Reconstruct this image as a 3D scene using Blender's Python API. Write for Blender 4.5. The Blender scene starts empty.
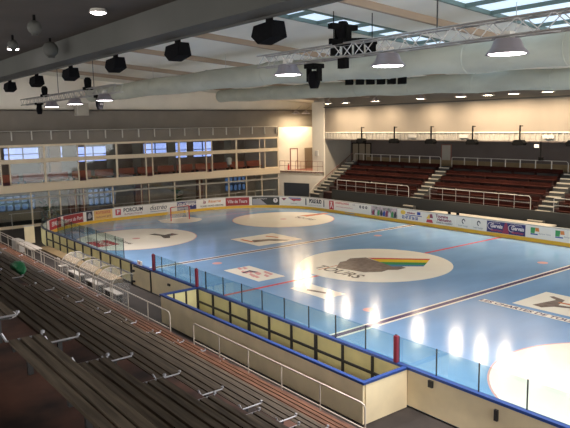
import bpy, bmesh, math, random
from math import sin, cos, pi, radians as rad
from mathutils import Vector, Matrix
random.seed(7)
SC = bpy.context.scene
COL = SC.collection

# ------------------------------------------------------------------ materials
MATS = {}
def mat(name, col, rough=.6, metal=0., var=0., scale=2., stretch=(1,1,1), bump=0., emit=None, estr=0., spec=.5, col2=None, coat=0.):
    m = bpy.data.materials.new(name); m.use_nodes = True
    nt = m.node_tree; b = nt.nodes['Principled BSDF']
    b.inputs['Base Color'].default_value = (*col, 1)
    b.inputs['Roughness'].default_value = rough
    b.inputs['Metallic'].default_value = metal
    b.inputs['Specular IOR Level'].default_value = spec
    b.inputs['Coat Weight'].default_value = coat
    if emit:
        b.inputs['Emission Color'].default_value = (*emit, 1)
        b.inputs['Emission Strength'].default_value = estr
    if var > 0 or bump > 0:
        tc = nt.nodes.new('ShaderNodeTexCoord'); mp = nt.nodes.new('ShaderNodeMapping')
        mp.inputs['Scale'].default_value = stretch
        nz = nt.nodes.new('ShaderNodeTexNoise'); nz.inputs['Scale'].default_value = scale
        nz.inputs['Detail'].default_value = 5
        nt.links.new(tc.outputs['Object'], mp.inputs['Vector']); nt.links.new(mp.outputs[0], nz.inputs['Vector'])
        if var > 0:
            rp = nt.nodes.new('ShaderNodeValToRGB')
            c2 = col2 or tuple(max(0, c*(1-var)) for c in col)
            rp.color_ramp.elements[0].position = .35; rp.color_ramp.elements[1].position = .65
            rp.color_ramp.elements[0].color = (*c2, 1)
            rp.color_ramp.elements[1].color = (*[min(1, c*(1+var*.5)) for c in col], 1)
            nt.links.new(nz.outputs['Fac'], rp.inputs['Fac']); nt.links.new(rp.outputs[0], b.inputs['Base Color'])
        if bump > 0:
            bp = nt.nodes.new('ShaderNodeBump'); bp.inputs['Strength'].default_value = bump; bp.inputs['Distance'].default_value = .05
            nt.links.new(nz.outputs['Fac'], bp.inputs['Height']); nt.links.new(bp.outputs[0], b.inputs['Normal'])
    MATS[name] = m
    return m

def glass_mat(name, tint, refl=.1, alpha_tint=1.):
    m = bpy.data.materials.new(name); m.use_nodes = True
    nt = m.node_tree; nt.nodes.clear()
    out = nt.nodes.new('ShaderNodeOutputMaterial'); mix = nt.nodes.new('ShaderNodeMixShader')
    tr = nt.nodes.new('ShaderNodeBsdfTransparent'); gl = nt.nodes.new('ShaderNodeBsdfGlossy')
    fc = nt.nodes.new('ShaderNodeLayerWeight'); fc.inputs['Blend'].default_value = .5
    pw = nt.nodes.new('ShaderNodeMath'); pw.operation = 'POWER'; pw.inputs[1].default_value = 5
    fr = nt.nodes.new('ShaderNodeMath'); fr.operation = 'MULTIPLY_ADD'; fr.inputs[1].default_value = .8; fr.inputs[2].default_value = refl*.4
    nt.links.new(fc.outputs['Facing'], pw.inputs[0]); nt.links.new(pw.outputs[0], fr.inputs[0])
    tr.inputs['Color'].default_value = (*tint, 1); gl.inputs['Roughness'].default_value = .03
    gl.inputs['Color'].default_value = (.8, .85, .85, 1)
    nt.links.new(fr.outputs[0], mix.inputs[0]); nt.links.new(tr.outputs[0], mix.inputs[1])
    nt.links.new(gl.outputs[0], mix.inputs[2]); nt.links.new(mix.outputs[0], out.inputs['Surface'])
    MATS[name] = m; return m

def milky_mat(name, tint, fac):
    """clear acrylic that has gone slightly milky"""
    m = bpy.data.materials.new(name); m.use_nodes = True
    nt = m.node_tree; nt.nodes.clear()
    out = nt.nodes.new('ShaderNodeOutputMaterial'); mix = nt.nodes.new('ShaderNodeMixShader')
    tr = nt.nodes.new('ShaderNodeBsdfTransparent'); b = nt.nodes.new('ShaderNodeBsdfPrincipled')
    b.inputs['Base Color'].default_value = (*tint, 1); b.inputs['Roughness'].default_value = .15
    mix.inputs[0].default_value = fac
    nt.links.new(tr.outputs[0], mix.inputs[1]); nt.links.new(b.outputs[0], mix.inputs[2]); nt.links.new(mix.outputs[0], out.inputs['Surface'])
    MATS[name] = m; return m

mat('ice_blue', (.22, .40, .66), .14, var=.10, scale=.22, stretch=(1, 2.2, 1), spec=.5)
mat('ice_white', (1.0, .93, .80), .14, spec=.45, var=.04, scale=.6)
mat('ice_red', (.62, .09, .10), .14, spec=.45)
mat('ice_pink', (.80, .42, .40), .14, spec=.45)
mat('ice_navy', (.10, .07, .17), .14, spec=.45)
mat('ice_grey', (.26, .20, .17), .14, spec=.45, var=.3, scale=3)
mat('ice_dark', (.10, .09, .09), .14, spec=.45)
mat('ice_yellow', (.85, .60, .03), .14, spec=.45)
mat('ice_green', (.05, .30, .10), .14, spec=.45)
mat('ice_cyan', (.08, .25, .45), .14, spec=.45)
mat('ice_orange', (.70, .25, .12), .14, spec=.45)
mat('concrete_dark', (.022, .017, .014), .85, var=.3, scale=1.2, bump=.2)
mat('tread', (.11, .045, .028), .75, var=.5, scale=1.1, col2=(.02, .010, .008), bump=.2)
mat('wood_slat', (.105, .082, .058), .6, spec=.2, var=.45, scale=3, stretch=(6, .35, 6), bump=.15)
mat('wood_red', (.15, .07, .040), .6, spec=.2, var=.45, scale=3, stretch=(6, .35, 6), bump=.15)
mat('bracket', (.42, .42, .45), .35, metal=.6)
mat('rail_white', (.52, .47, .40), .4, metal=.2)
mat('rail_grey', (.50, .47, .42), .45, metal=.1)
mat('wall_grey', (.20, .175, .145), .85, var=.12, scale=.5)
mat('wall_white', (.72, .66, .56), .8, var=.06, scale=.6)
mat('wall_cream', (.80, .74, .64), .75, var=.05, scale=.6)
mat('wall_beige_upper', (.22, .185, .145), .8, var=.10, scale=.35, stretch=(1, 1, .2))
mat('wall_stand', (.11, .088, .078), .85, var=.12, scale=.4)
mat('wall_side', (.36, .33, .28), .85, var=.08, scale=.5)
mat('ceiling_white', (.74, .71, .63), .9, var=.10, scale=.35, stretch=(1, .4, 1))
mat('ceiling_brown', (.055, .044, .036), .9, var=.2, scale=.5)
mat('beam_grey', (.062, .062, .054), .8, var=.1, scale=.5)
mat('rib_brown', (.34, .26, .19), .8)
mat('duct', (.42, .43, .36), .7, var=.14, scale=.9, stretch=(1, .5, 1), bump=.3)
mat('metal', (.42, .41, .40), .35, metal=.8)
mat('black', (.004, .004, .004), .9, spec=.08)
mat('black_gloss', (.004, .004, .005), .9, spec=.08)
mat('board_white', (.84, .78, .70), .4)
mat('board_back', (.80, .74, .38), .6, var=.10, scale=1.2)
mat('board_beige', (.86, .73, .48), .6, var=.10, scale=1.0)
mat('kick_yellow', (.80, .47, .04), .4)
mat('cap_blue', (.02, .055, .22), .35)
mat('cap_navy', (.025, .035, .07), .4)
mat('cap_pale', (.50, .47, .42), .45)
mat('post_dark', (.02, .02, .02), .5)
mat('pad_red', (.20, .01, .03), .5)
mat('red', (.50, .02, .03), .45)
mat('dark_red', (.33, .03, .035), .5)
mat('maroon', (.040, .010, .007), .8, spec=.1, var=.25, scale=2)
mat('maroon_dark', (.034, .010, .007), .7)
mat('step_dark', (.055, .055, .05), .8)
mat('nosing', (.52, .47, .38), .6)
mat('navy', (.03, .03, .14), .5)
mat('ink', (.04, .035, .05), .6)
mat('ink_red', (.55, .06, .08), .6)
mat('ink_maroon', (.28, .04, .09), .6)
mat('ink_blue', (.03, .07, .35), .6)
mat('ink_white', (.75, .68, .66), .6)
mat('ink_grey', (.36, .34, .36), .6)
mat('ink_yellow', (.85, .55, .08), .6)
mat('ink_green', (.06, .32, .10), .6)
mat('ink_orange', (.72, .25, .06), .6)
mat('ad_orange', (.78, .47, .15), .5)
mat('ad_pink', (.55, .40, .42), .5, var=.5, scale=2.5, col2=(.16, .18, .14))
mat('frame_cream', (.66, .54, .38), .5)
mat('frame_brown', (.20, .07, .05), .6)
mat('carpet_red', (.34, .10, .06), .9)
mat('inside_wall', (.36, .28, .22), .85, var=.3, scale=.4)
mat('wood_orange', (.38, .18, .06), .6, var=.3, scale=1)
mat('window_frame_blue', (.10, .14, .22), .5)
mat('door_grey', (.24, .19, .13), .6)
mat('green_bag', (.01, .14, .05), .35, bump=.8, scale=9)
mat('paper', (.75, .75, .75), .7)
mat('net_white', (.75, .75, .72), .8)
mat('teal_frame', (.10, .15, .14), .5)
mat('platform', (.22, .155, .075), .7, var=.2, scale=1)
mat('skylight_pane', (.6, .7, .75), .5, emit=(.66, .82, 1.0), estr=.55)
mat('lamp_lit', (1, 1, 1), .5, emit=(1.0, .90, .95), estr=14)
mat('lamp_lit_warm', (1, 1, 1), .5, emit=(1.0, .80, .55), estr=40)
mat('lamp_shade', (.22, .20, .22), .35, metal=.3)
mat('jersey_white', (.75, .72, .66), .8)
mat('zamboni_dark', (.03, .035, .045), .6)
mat('plant', (.05, .12, .03), .8)
glass_mat('glass_rink', (.80, .90, .90), .16)
glass_mat('glass_window', (.90, .92, .92), .12)
glass_mat('glass_lobby', (.14, .19, .27), .08)
glass_mat('glass_daylight', (.40, .46, .66), .08)
milky_mat('acrylic', (.60, .60, .58), .19)

# ------------------------------------------------------------------ mesh helpers
class MB:
    def __init__(s): s.v = []; s.f = []
    def box(s, x0, x1, y0, y1, z0, z1):
        n = len(s.v)
        for z in (z0, z1):
            for x, y in ((x0, y0), (x1, y0), (x1, y1), (x0, y1)): s.v.append((x, y, z))
        s.f += [tuple(n+i for i in q) for q in ((3,2,1,0), (4,5,6,7), (0,1,5,4), (1,2,6,5), (2,3,7,6), (3,0,4,7))]
        return s
    def prism(s, pts, z0, z1):
        n = len(s.v); k = len(pts)
        for z in (z0, z1): s.v += [(x, y, z) for x, y in pts]
        s.f += [tuple(n+i for i in reversed(range(k))), tuple(n+k+i for i in range(k))]
        s.f += [(n+i, n+(i+1) % k, n+k+(i+1) % k, n+k+i) for i in range(k)]
        return s
    def extr(s, prof, axis, a0, a1):
        """prism of a 2D profile along an axis: 'Y' profile=(x,z); 'X' profile=(y,z)"""
        n = len(s.v); k = len(prof)
        for a in (a0, a1):
            for p, q in prof: s.v.append((p, a, q) if axis == 'Y' else (a, p, q))
        s.f += [tuple(n+i for i in range(k)), tuple(n+k+i for i in reversed(range(k)))]
        s.f += [(n+(i+1) % k, n+i, n+k+i, n+k+(i+1) % k) for i in range(k)]
        return s
    def tube(s, pts, r, n=8):
        pts = [Vector(p) for p in pts]; base = len(s.v); m = len(pts)
        d0 = (pts[1]-pts[0]).normalized()
        up = Vector((0, 0, 1)) if abs(d0.z) < .9 else Vector((1, 0, 0))
        for i, p in enumerate(pts):
            d = ((pts[min(i+1, m-1)]-pts[max(i-1, 0)])).normalized()
            a = d.cross(up).normalized(); b = a.cross(d).normalized()
            rr = r[i] if isinstance(r, (list, tuple)) else r
            for k in range(n):
                t = 2*pi*k/n; s.v.append(tuple(p + a*cos(t)*rr + b*sin(t)*rr))
        for i in range(m-1):
            for k in range(n):
                s.f.append((base+i*n+k, base+i*n+(k+1) % n, base+(i+1)*n+(k+1) % n, base+(i+1)*n+k))
        s.f += [tuple(base+k for k in reversed(range(n))), tuple(base+(m-1)*n+k for k in range(n))]
        return s
    def lathe(s, prof, c=(0, 0, 0), n=20):
        base = len(s.v)
        for r, z in prof:
            for k in range(n):
                t = 2*pi*k/n; s.v.append((c[0]+r*cos(t), c[1]+r*sin(t), c[2]+z))
        for i in range(len(prof)-1):
            for k in range(n):
                s.f.append((base+i*n+k, base+i*n+(k+1) % n, base+(i+1)*n+(k+1) % n, base+(i+1)*n+k))
        s.f += [tuple(base+k for k in reversed(range(n))), tuple(base+(len(prof)-1)*n+k for k in range(n))]
        return s
    def disc(s, cx, cy, z, r, n=64, r0=0.):
        base = len(s.v)
        if r0 <= 0:
            s.v += [(cx+r*cos(2*pi*k/n), cy+r*sin(2*pi*k/n), z) for k in range(n)]
            s.f.append(tuple(base+k for k in range(n)))
        else:
            for rr in (r0, r): s.v += [(cx+rr*cos(2*pi*k/n), cy+rr*sin(2*pi*k/n), z) for k in range(n)]
            s.f += [(base+k, base+(k+1) % n, base+n+(k+1) % n, base+n+k) for k in range(n)]
            s.f = [f for f in s.f]
        return s
    def poly(s, pts, z):
        b = len(s.v); s.v += [(x, y, z) for x, y in pts]; s.f.append(tuple(b+i for i in range(len(pts)))); return s
    def raw(s, vs, fs):
        b = len(s.v); s.v += [tuple(v) for v in vs]; s.f += [tuple(b+i for i in f) for f in fs]; return s
    def build(s, name, material, parent=None, smooth=False, bevel=0., label=None):
        me = bpy.data.meshes.new(name)
        o = None
        off = Vector((0, 0, 0))
        if parent is not None:
            q = parent
            while q is not None: off += Vector(q.location); q = q.parent
        me.from_pydata([tuple(Vector(v)-off) for v in s.v], [], s.f)
        bm = bmesh.new(); bm.from_mesh(me); bmesh.ops.recalc_face_normals(bm, faces=bm.faces); 
        # flat painted sheets must face up
        if all(abs(v.co.z-bm.verts[:][0].co.z) < 1e-6 for v in bm.verts):
            for f in bm.faces:
                if f.normal.z < 0: f.normal_flip()
        bm.to_mesh(me); bm.free(); me.update()
        me.materials.append(MATS[material])
        if smooth:
            for p in me.polygons: p.use_smooth = True
            try: me.set_sharp_from_angle(angle=rad(40))
            except Exception: pass
        o = bpy.data.objects.new(name, me); COL.objects.link(o)
        if parent is not None: o.parent = parent
        if bevel > 0:
            bv = o.modifiers.new('bevel', 'BEVEL'); bv.width = bevel; bv.segments = 2; bv.limit_method = 'ANGLE'
        if label: o['label'] = label
        return o

def thing(name, label, cat, loc=(0, 0, 0), group=None):
    o = bpy.data.objects.new(name, None); COL.objects.link(o)
    o.empty_display_size = .2
    o.location = loc; o['label'] = label; o['category'] = cat
    if group: o['group'] = group
    return o
def tag(o, label, cat, group=None):
    o['label'] = label; o['category'] = cat
    if group: o['group'] = group
    return o
def struct(o):
    o['kind'] = 'structure'; return o
def copy_tree(o, loc=None, label=None, parent=None, rotz=None):
    c = o.copy(); COL.objects.link(c)
    if parent is not None: c.parent = parent
    if loc is not None: c.location = loc
    if rotz is not None: c.rotation_euler.z = rotz
    if label: c['label'] = label
    for ch in list(o.children): copy_tree(ch, parent=c)
    return c

_txt = {}
def text_mesh(st, size=1., bold=.0, sx=1., shear=0.):
    """2D verts/faces of lettering, centred on 0,0, cap height about size*.7"""
    cu = bpy.data.curves.new('t', 'FONT'); cu.body = st; cu.size = size; cu.offset = bold; cu.shear = shear
    cu.align_x = 'CENTER'; cu.align_y = 'CENTER'; cu.resolution_u = 3
    ob = bpy.data.objects.new('t', cu); COL.objects.link(ob)
    bpy.context.view_layer.update()
    dg = bpy.context.evaluated_depsgraph_get()
    me = bpy.data.meshes.new_from_object(ob.evaluated_get(dg))
    vs = [(v.co.x*sx, v.co.y) for v in me.vertices]; fs = [tuple(p.vertices) for p in me.polygons]
    bpy.data.objects.remove(ob); bpy.data.curves.remove(cu); bpy.data.meshes.remove(me)
    return vs, fs

ORD = ['first', 'second', 'third', 'fourth', 'fifth', 'sixth', 'seventh', 'eighth', 'ninth', 'tenth', 'eleventh', 'twelfth', 'thirteenth', 'fourteenth', 'fifteenth', 'sixteenth']

# ------------------------------------------------------------------ rink outline
W, L, R = 13.0, 28.0, 8.5
QA = pi/2*R
S_TOT = (L-R) + QA + 2*(W-R) + QA
def path(s):
    a = L-R
    if s < a: return (-W, s, 1, 0)
    s -= a
    if s < QA:
        t = s/R; return (-W+R-R*cos(t), L-R+R*sin(t), cos(t), -sin(t))
    s -= QA; b = 2*(W-R)
    if s < b: return (-W+R+s, L, 0, -1)
    s -= b
    if s < QA:
        t = s/R; return (W-R+R*sin(t), L-R+R*cos(t), -sin(t), -cos(t))
    s -= QA
    return (W, L-R-s, -1, 0)
def bp(s, z, off):
    x, y, nx, ny = path(s); return (x+nx*off, y+ny*off, z)

def strip(mb, s0, s1, z0, z1, o0, o1, step=.5):
    n = max(1, int(math.ceil((s1-s0)/step))); b = len(mb.v)
    for i in range(n+1):
        s = s0+(s1-s0)*i/n
        mb.v += [bp(s, z0, o0), bp(s, z0, o1), bp(s, z1, o1), bp(s, z1, o0)]
    for i in range(n):
        for k in range(4):
            mb.f.append((b+4*i+k, b+4*i+(k+1) % 4, b+4*i+4+(k+1) % 4, b+4*i+4+k))
    mb.f += [(b, b+1, b+2, b+3), (b+4*n+3, b+4*n+2, b+4*n+1, b+4*n)]
    return mb

# ------------------------------------------------------------------ floor + ice
struct(MB().box(-33, 24, -33, 38, -.25, -.06).build('floor', 'concrete_dark'))
ice = thing('ice_sheet', 'pale blue skating ice with white painted circles and red and navy lines', 'ice')
outl = []
for i in range(25): t = pi/2*i/24; outl.append((-W+R-R*cos(t), L-R+R*sin(t)))
for i in range(25): t = pi/2*i/24; outl.append((W-R+R*sin(t), L-R+R*cos(t)))
for i in range(25): t = pi/2*i/24; outl.append((W-R+R*cos(t), -L+R-R*sin(t)))
for i in range(25): t = pi/2*i/24; outl.append((-W+R-R*sin(t), -L+R-R*cos(t)))
MB().prism(outl, -.055, 0).build('ice_surface', 'ice_blue', ice)
def rect(name, m, x0, x1, y0, y1, z=.003): return MB().poly([(x0, y0), (x1, y0), (x1, y1), (x0, y1)], z).build(name, m, ice)
rect('red_line', 'ice_red', -12.95, 12.95, -.12, .12, .003)
for yb in (-8.0, 8.0):
    b = rect('blue_line_border', 'ice_white', -12.95, 12.95, yb-.27, yb+.27, .003)
    MB().poly([(-12.95, yb-.14), (12.95, yb-.14), (12.95, yb+.14), (-12.95, yb+.14)], .005).build('blue_line', 'ice_navy', b)
rect('goal_line', 'ice_pink', -11.6, 11.6, 23.97, 24.03)
rect('goal_line', 'ice_pink', -11.6, 11.6, -24.03, -23.97)
MB().disc(0, 0, .006, 4.5, 96).build('centre_circle', 'ice_white', ice, label='white centre circle with the town emblem')
for cx, cy in ((-7, 18), (7, 18), (-7, -18), (7, -18)):
    c = MB().disc(cx, cy, .004, 4.5, 80).build('face_off_circle', 'ice_white', ice)
    MB().disc(cx, cy, .006, 4.53, 80, 4.46).build('circle_outline', 'ice_pink', c)
    MB().disc(cx, cy, .006, .3, 24).build('face_off_spot', 'ice_pink', c)
for cx, cy in ((-7, 6.5), (7, 6.5), (-7, -6.4), (7.4, -6.4)):
    MB().disc(cx, cy, .005, .3, 24).build('face_off_spot', 'ice_pink', ice)
# the centre emblem: u = towards the reader's right (-Y), v = up (+X)
def emb(pts, z, name, m, par):
    return MB().poly([(x, y) for x, y in pts], z).build(name, m, par)
em = emb([(-2.51, .72), (-1.24, 1.74), (-.78, 1.71), (-.1, 2.06), (.83, 1.61), (.63, .8), (.53, .13), (.75, -1.0), (.48, -1.98), (-.24, -2.01), (-.66, -1.63), (-1.27, -1.74), (-2.1, -1.15), (-2.26, -.19)], .010, 'castle_emblem', 'ice_grey', ice)
c0, c1 = (.85, 1.45), (3.4, -1.35)     # upper edge of the band
d0, d1 = (.15, -1.2), (1.5, -2.42)     # lower edge
cols = ['ice_red', 'ice_yellow', 'ice_green', 'ice_cyan']
cuts = [0, .17, .5, .8, 1.]
for k in range(4):
    a, b = cuts[k], cuts[k+1]
    l = lambda p, q, t: (p[0]+(q[0]-p[0])*t, p[1]+(q[1]-p[1])*t)
    emb([l(c0, d0, a), l(c1, d1, a), l(c1, d1, b), l(c0, d0, b)], .013, 'rainbow_stripe', cols[k], ice)
def ice_text(st, x, y, size, m, par, z=.012, bold=.02, sx=1., ang=-90, shear=0):
    vs, fs = text_mesh(st, size, bold, sx, shear)
    a = rad(ang); mb = MB()
    mb.raw([(x+u*cos(a)-v*sin(a), y+u*sin(a)+v*cos(a), z) for u, v in vs], fs)
    return mb.build('lettering', m, par)
ice_text('TOURS', -3.05, -.05, 1.15, 'ice_dark', ice, bold=.02, sx=.98)
MB().poly([(-3.6, 1.1), (-2.0, 1.2), (-2.0, 1.1), (-3.6, 1.0)], .011).build('emblem_stroke', 'ice_orange', ice)
# sponsor rectangles painted in the ice
def logo_rect(x0, x1, y0, y1, label):
    o = rect('ice_advert', 'ice_white', x0, x1, y0, y1, .007); o['label'] = label; return o
a = logo_rect(-7.75, -5.95, 1.1, 4.6, 'white painted advert with pink scribbled figure')
pl = MB()
for k in range(14):
    t0 = random.random(); x = -7.5+1.3*random.random(); y = 1.5+2.6*random.random()
    pl.poly([(x, y), (x+.28, y+.1), (x+.35, y+.62), (x+.1, y+.45)], .010+.0003*k)
pl.build('figure_drawing', 'ice_pink', a)
MB().poly([(-7.3, 3.4), (-6.6, 3.6), (-6.5, 2.9), (-6.75, 2.9), (-6.8, 3.35), (-7.3, 3.2)], .016).build('figure_drawing', 'ice_navy', a)
a = logo_rect(-1.95, 1.95, 9.2, 12.8, 'white painted square advert with grey and orange strokes')
MB().poly([(-1.0, 11.4), (.2, 10.9), (1.2, 9.6), (.7, 9.5), (-.2, 10.3), (-1.4, 10.6)], .010).build('grey_stroke', 'ice_grey', a)
MB().poly([(-1.6, 12.1), (-1.3, 12.2), (-1.2, 10.8), (-1.5, 10.7)], .010).build('orange_stroke', 'ice_orange', a)
MB().poly([(.6, 12.0), (.9, 12.2), (1.2, 11.0), (.95, 10.9)], .010).build('orange_stroke', 'ice_orange', a)
a = logo_rect(-7.35, -6.0, -3.8, -1.1, 'white painted advert with a slanting grey stroke')
MB().poly([(-7.0, -2.0), (-6.8, -1.8), (-6.5, -2.9), (-6.7, -3.1)], .010).build('grey_stroke', 'ice_grey', a)
a = logo_rect(-1.35, 1.6, -12.9, -9.95, 'white painted square advert with bent grey wrench shape')
MB().poly([(-.9, -10.7), (.6, -11.0), (.9, -10.5), (1.1, -10.6), (.85, -11.3), (-.1, -11.5), (.1, -12.3), (-.1, -12.35), (-.5, -11.5), (-1.0, -11.2)], .010).build('wrench_drawing', 'ice_grey', a)
MB().poly([(.2, -11.3), (.4, -11.3), (.5, -12.5), (.3, -12.5)], .012).build('orange_stroke', 'ice_orange', a)
a = logo_rect(-2.15, -1.7, -13.6, -8.7, 'long white strip lettered in dark capitals')
ice_text('LES CHARTES DE TOURS', -1.93, -11.1, .42, 'ice_navy', a, .010, .012, 1.05)
a = logo_rect(-10.5, -8.9, 16.6, 19.0, 'dark red rectangle lettered in white')
a.data.materials[0] = MATS['ice_red']
ice_text('SPORT', -9.7, 17.8, .7, 'ice_white', a, .010, .02)
ice_text('VILLE DE TOURS', -8.3, 17.6, .42, 'ice_dark', ice, .010, .01)
MB().poly([(-5.5, 18.9), (-5.0, 19.0), (-4.7, 17.9), (-3.9, 18.2), (-3.7, 17.4), (-4.6, 17.2), (-5.0, 16.4), (-5.4, 16.6), (-5.1, 17.8)], .011).build('black_mark', 'ice_dark', ice)
MB().poly([(9.3, 18.6), (12.0, 18.3), (12.2, 17.7), (9.4, 17.6)], .011).build('red_mark', 'ice_orange', ice)
ice_text('TOURS', 8.6, 17.0, .8, 'ice_grey', ice, .011, .01)
# goal crease
cr = [(-1.8, 24.0)] + [(1.9*cos(pi+pi*i/24), 24.0+1.9*sin(pi+pi*i/24)) for i in range(25)] + [(1.8, 24.0), (1.5, 25.4), (-1.5, 25.4)]
MB().poly(cr[1:], .008).build('goal_crease', 'ice_white', ice)
MB().poly([(x, -y) for x, y in cr[1:]], .008).build('goal_crease', 'ice_white', ice)

# ------------------------------------------------------------------ goal
g = thing('ice_hockey_goal', 'red framed ice hockey goal with white net at far end of rink', 'goal', (0, 24, .0))
MB().tube([(-.915, 24, .01), (-.915, 24, 1.18), (-.86, 24, 1.22), (.86, 24, 1.22), (.915, 24, 1.18), (.915, 24, .01)], .045).build('goal_frame', 'red', g)
MB().tube([(-.915, 24, .04), (-1.15, 24.6, .04), (-.8, 25.1, .04), (.8, 25.1, .04), (1.15, 24.6, .04), (.915, 24, .04)], .03).build('base_frame', 'board_white', g)
MB().tube([(-.9, 24, 1.2), (-.75, 24.5, 1.2), (.75, 24.5, 1.2), (.9, 24, 1.2)], .02).build('top_frame', 'board_white', g)
net = MB()
def gnet(A, B, C, D, n, m_):
    A, B, C, D = map(Vector, (A, B, C, D))
    for i in range(n+1):
        t = i/n; net.tube([A.lerp(B, t), D.lerp(C, t)], .006, 4)
    for i in range(m_+1):
        t = i/m_; net.tube([A.lerp(D, t), B.lerp(C, t)], .006, 4)
gnet((-.8, 25.1, .04), (.8, 25.1, .04), (.75, 24.5, 1.2), (-.75, 24.5, 1.2), 16, 13)
gnet((-.915, 24, .04), (-1.1, 24.8, .04), (-.75, 24.5, 1.2), (-.915, 24, 1.2), 9, 12)
gnet((.915, 24, .04), (1.1, 24.8, .04), (.75, 24.5, 1.2), (.915, 24, 1.2), 9, 12)
gnet((-.9, 24, 1.2), (.9, 24, 1.2), (.75, 24.5, 1.2), (-.75, 24.5, 1.2), 14, 4)
net.build('net', 'net_white', g)

# ------------------------------------------------------------------ dasher boards
def ad(par, s0, s1, m, label=None, z0=.27, z1=1.08):
    o = strip(MB(), s0, s1, z0, z1, .002, .012, .4).build('advertising_panel', m, par)
    if label: o['label'] = label
    return o
def bt(par, st, s, z, size, m, bold=.01, sx=1., shear=0, off=.018):
    vs, fs = text_mesh(st, size, bold, sx, shear)
    return MB().raw([bp(s+u, z+v, off) for u, v in vs], fs).build('lettering', m, par)
def bpoly(par, name, pts, m, off=.020):
    # pts in (s,z)
    return MB().raw([bp(s, z, off) for s, z in pts], [tuple(range(len(pts)))]).build(name, m, par)
def bcirc(par, name, s, z, r, m, off=.020, ry=None):
    return bpoly(par, name, [(s+r*cos(2*pi*k/20), z+(ry or r)*sin(2*pi*k/20)) for k in range(20)], m, off)

def board(label, s0, s1, cap, face='board_white', back='board_back', H=1.12):
    t = thing('dasher_board', label, 'rink board', (*bp((s0+s1)/2, 0, 0)[:2], 0))
    strip(MB(), s0, s1, 0, H, -.06, 0, .5).build('board_panel', face, t)
    strip(MB(), s0, s1, .0, .25, .0, .012, .5).build('kick_strip', 'kick_yellow', t, label='yellow kick strip')
    strip(MB(), s0, s1, H, H+.08, -.10, .03, .5).build('cap_rail', cap, t)
    return t
# near long side: seen from its back, so it carries a backing, posts and glass
A0 = -28.0+8.5
def near_board(label, y0, y1, back, frame, cap):
    t = thing('dasher_board', label, 'rink board', (-13.0, (y0+y1)/2, 0))
    strip(MB(), y0, y1, 0, 1.12, -.04, 0, 2.).build('board_panel', 'board_white', t)
    strip(MB(), y0, y1, .0, .25, .0, .012, 2.).build('kick_strip', 'kick_yellow', t, label='yellow kick strip')
    strip(MB(), y0, y1, 0, 1.12, -.08, -.04, 2.).build('back_panel', back, t)
    strip(MB(), y0, y1, 1.12, 1.20, -.14, .03, 2.).build('cap_rail', cap, t)
    if frame:
        n = int(round((y1-y0)/1.4))
        for i in range(n+1):
            y = y0+(y1-y0)*i/n
            y = min(max(y, y0+.05), y1-.05)
            wd = .05 if i % 3 == 0 else .03
            MB().box(-13.16, -13.08, y-wd, y+wd, 0, 1.12).build('upright', 'post_dark', t)
        MB().box(-13.14, -13.085, y0, y1, .52, .60).build('mid_rail', 'post_dark', t)
        MB().box(-13.14, -13.085, y0, y1, .02, .09).build('bottom_rail', 'post_dark', t)
    return t
def bpathlin(s): return s
nb = [near_board('long near-side rink board with dark framing beside the players box and beyond it', -19.5, -13.9, 'board_beige', False, 'cap_blue'),
      near_board('near-side rink board with black uprights, seen over the beige box wall', -13.9, -1.7, 'board_back', True, 'cap_blue'),
      near_board('plain beige near-side rink board with gate hinges between the two red pads', -1.7, 5.2, 'board_beige', False, 'cap_blue'),
      near_board('near-side rink board with black uprights behind the acrylic shelters', 5.2, 19.5, 'board_back', True, 'cap_navy')]
nb[0]['label'] = 'blue capped beige rink board at the bottom right corner, nearest the camera'
# gate hardware on the plain board
for z in (.15, .72):
    MB().box(-13.17, -13.08, 4.9, 5.08, z, z+.09).build('hinge', 'post_dark', nb[2])
MB().box(-13.12, -13.08, 2.95, 3.03, 0, 1.12).build('gate_post', 'post_dark', nb[2])
MB().box(-13.16, -13.08, 3.03, 4.9, 1.02, 1.08).build('gate_rail', 'post_dark', nb[2])
MB().box(-13.15, -13.08, .9, 1.1, .72, .82).build('latch', 'post_dark', nb[2])
MB().box(-13.15, -13.08, -14.9, -14.75, .85, 1.05).build('latch', 'post_dark', nb[0])
MB().box(-13.15, -13.08, -17.0, -16.9, .65, .95).build('latch', 'post_dark', nb[0])
# glass along the near side, one run per board
def glass_run(par, ys, z1=1.98, x=-13.0):
    for a, b in zip(ys[:-1], ys[1:]):
        MB().box(x-.006, x+.006, a+.012, b-.012, 1.20, z1).build('glass_panel', 'glass_rink', par)
    for y in ys:
        MB().box(x-.018, x+.018, y-.012, y+.012, 1.20, z1+.01).build('glass_post', 'post_dark', par)
ys = [-7.93+1.4*k for k in range(-8, 20)]
glass_run(nb[0], [y for y in ys if y < -13.4])
glass_run(nb[1], [y for y in ys if -13.9 <= y < -1.2])
glass_run(nb[2], [-2.33+.03, -.93, .47, 1.87, 2.6])
glass_run(nb[3], [6.07+.3]+[y for y in ys if 7 < y < 18.4], 2.3)
# near far corner (seen from behind, glazed)
s1 = 19.5; s2 = 19.5+QA
cn = board('curved rink board with glass at the far left corner of the ice', s1, s2, 'cap_navy')
strip(MB(), s1, s2-5.5, 0, 1.12, -.10, -.06).build('back_panel', 'board_back', cn)
for k in range(5):
    a, b = s1+1.5*k+.02, s1+1.5*(k+1)-.02
    strip(MB(), a, b, 1.20, 2.05, -.04, -.028).build('glass_panel', 'glass_rink', cn)
    MB().tube([bp(a, 1.2, -.034), bp(a, 2.07, -.034)], .022, 6).build('glass_post', 'post_dark', cn)
eb = board('white end rink board with painted adverts behind the goal', s2, s2+9, 'cap_pale')
cf = board('curved rink board with adverts at the far right corner of the ice', s2+9, s2+9+QA, 'cap_pale')
s3 = s2+9+QA
fb = board('long white advert board on the far side below the red stand', s3, s3+48, 'cap_pale')
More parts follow.
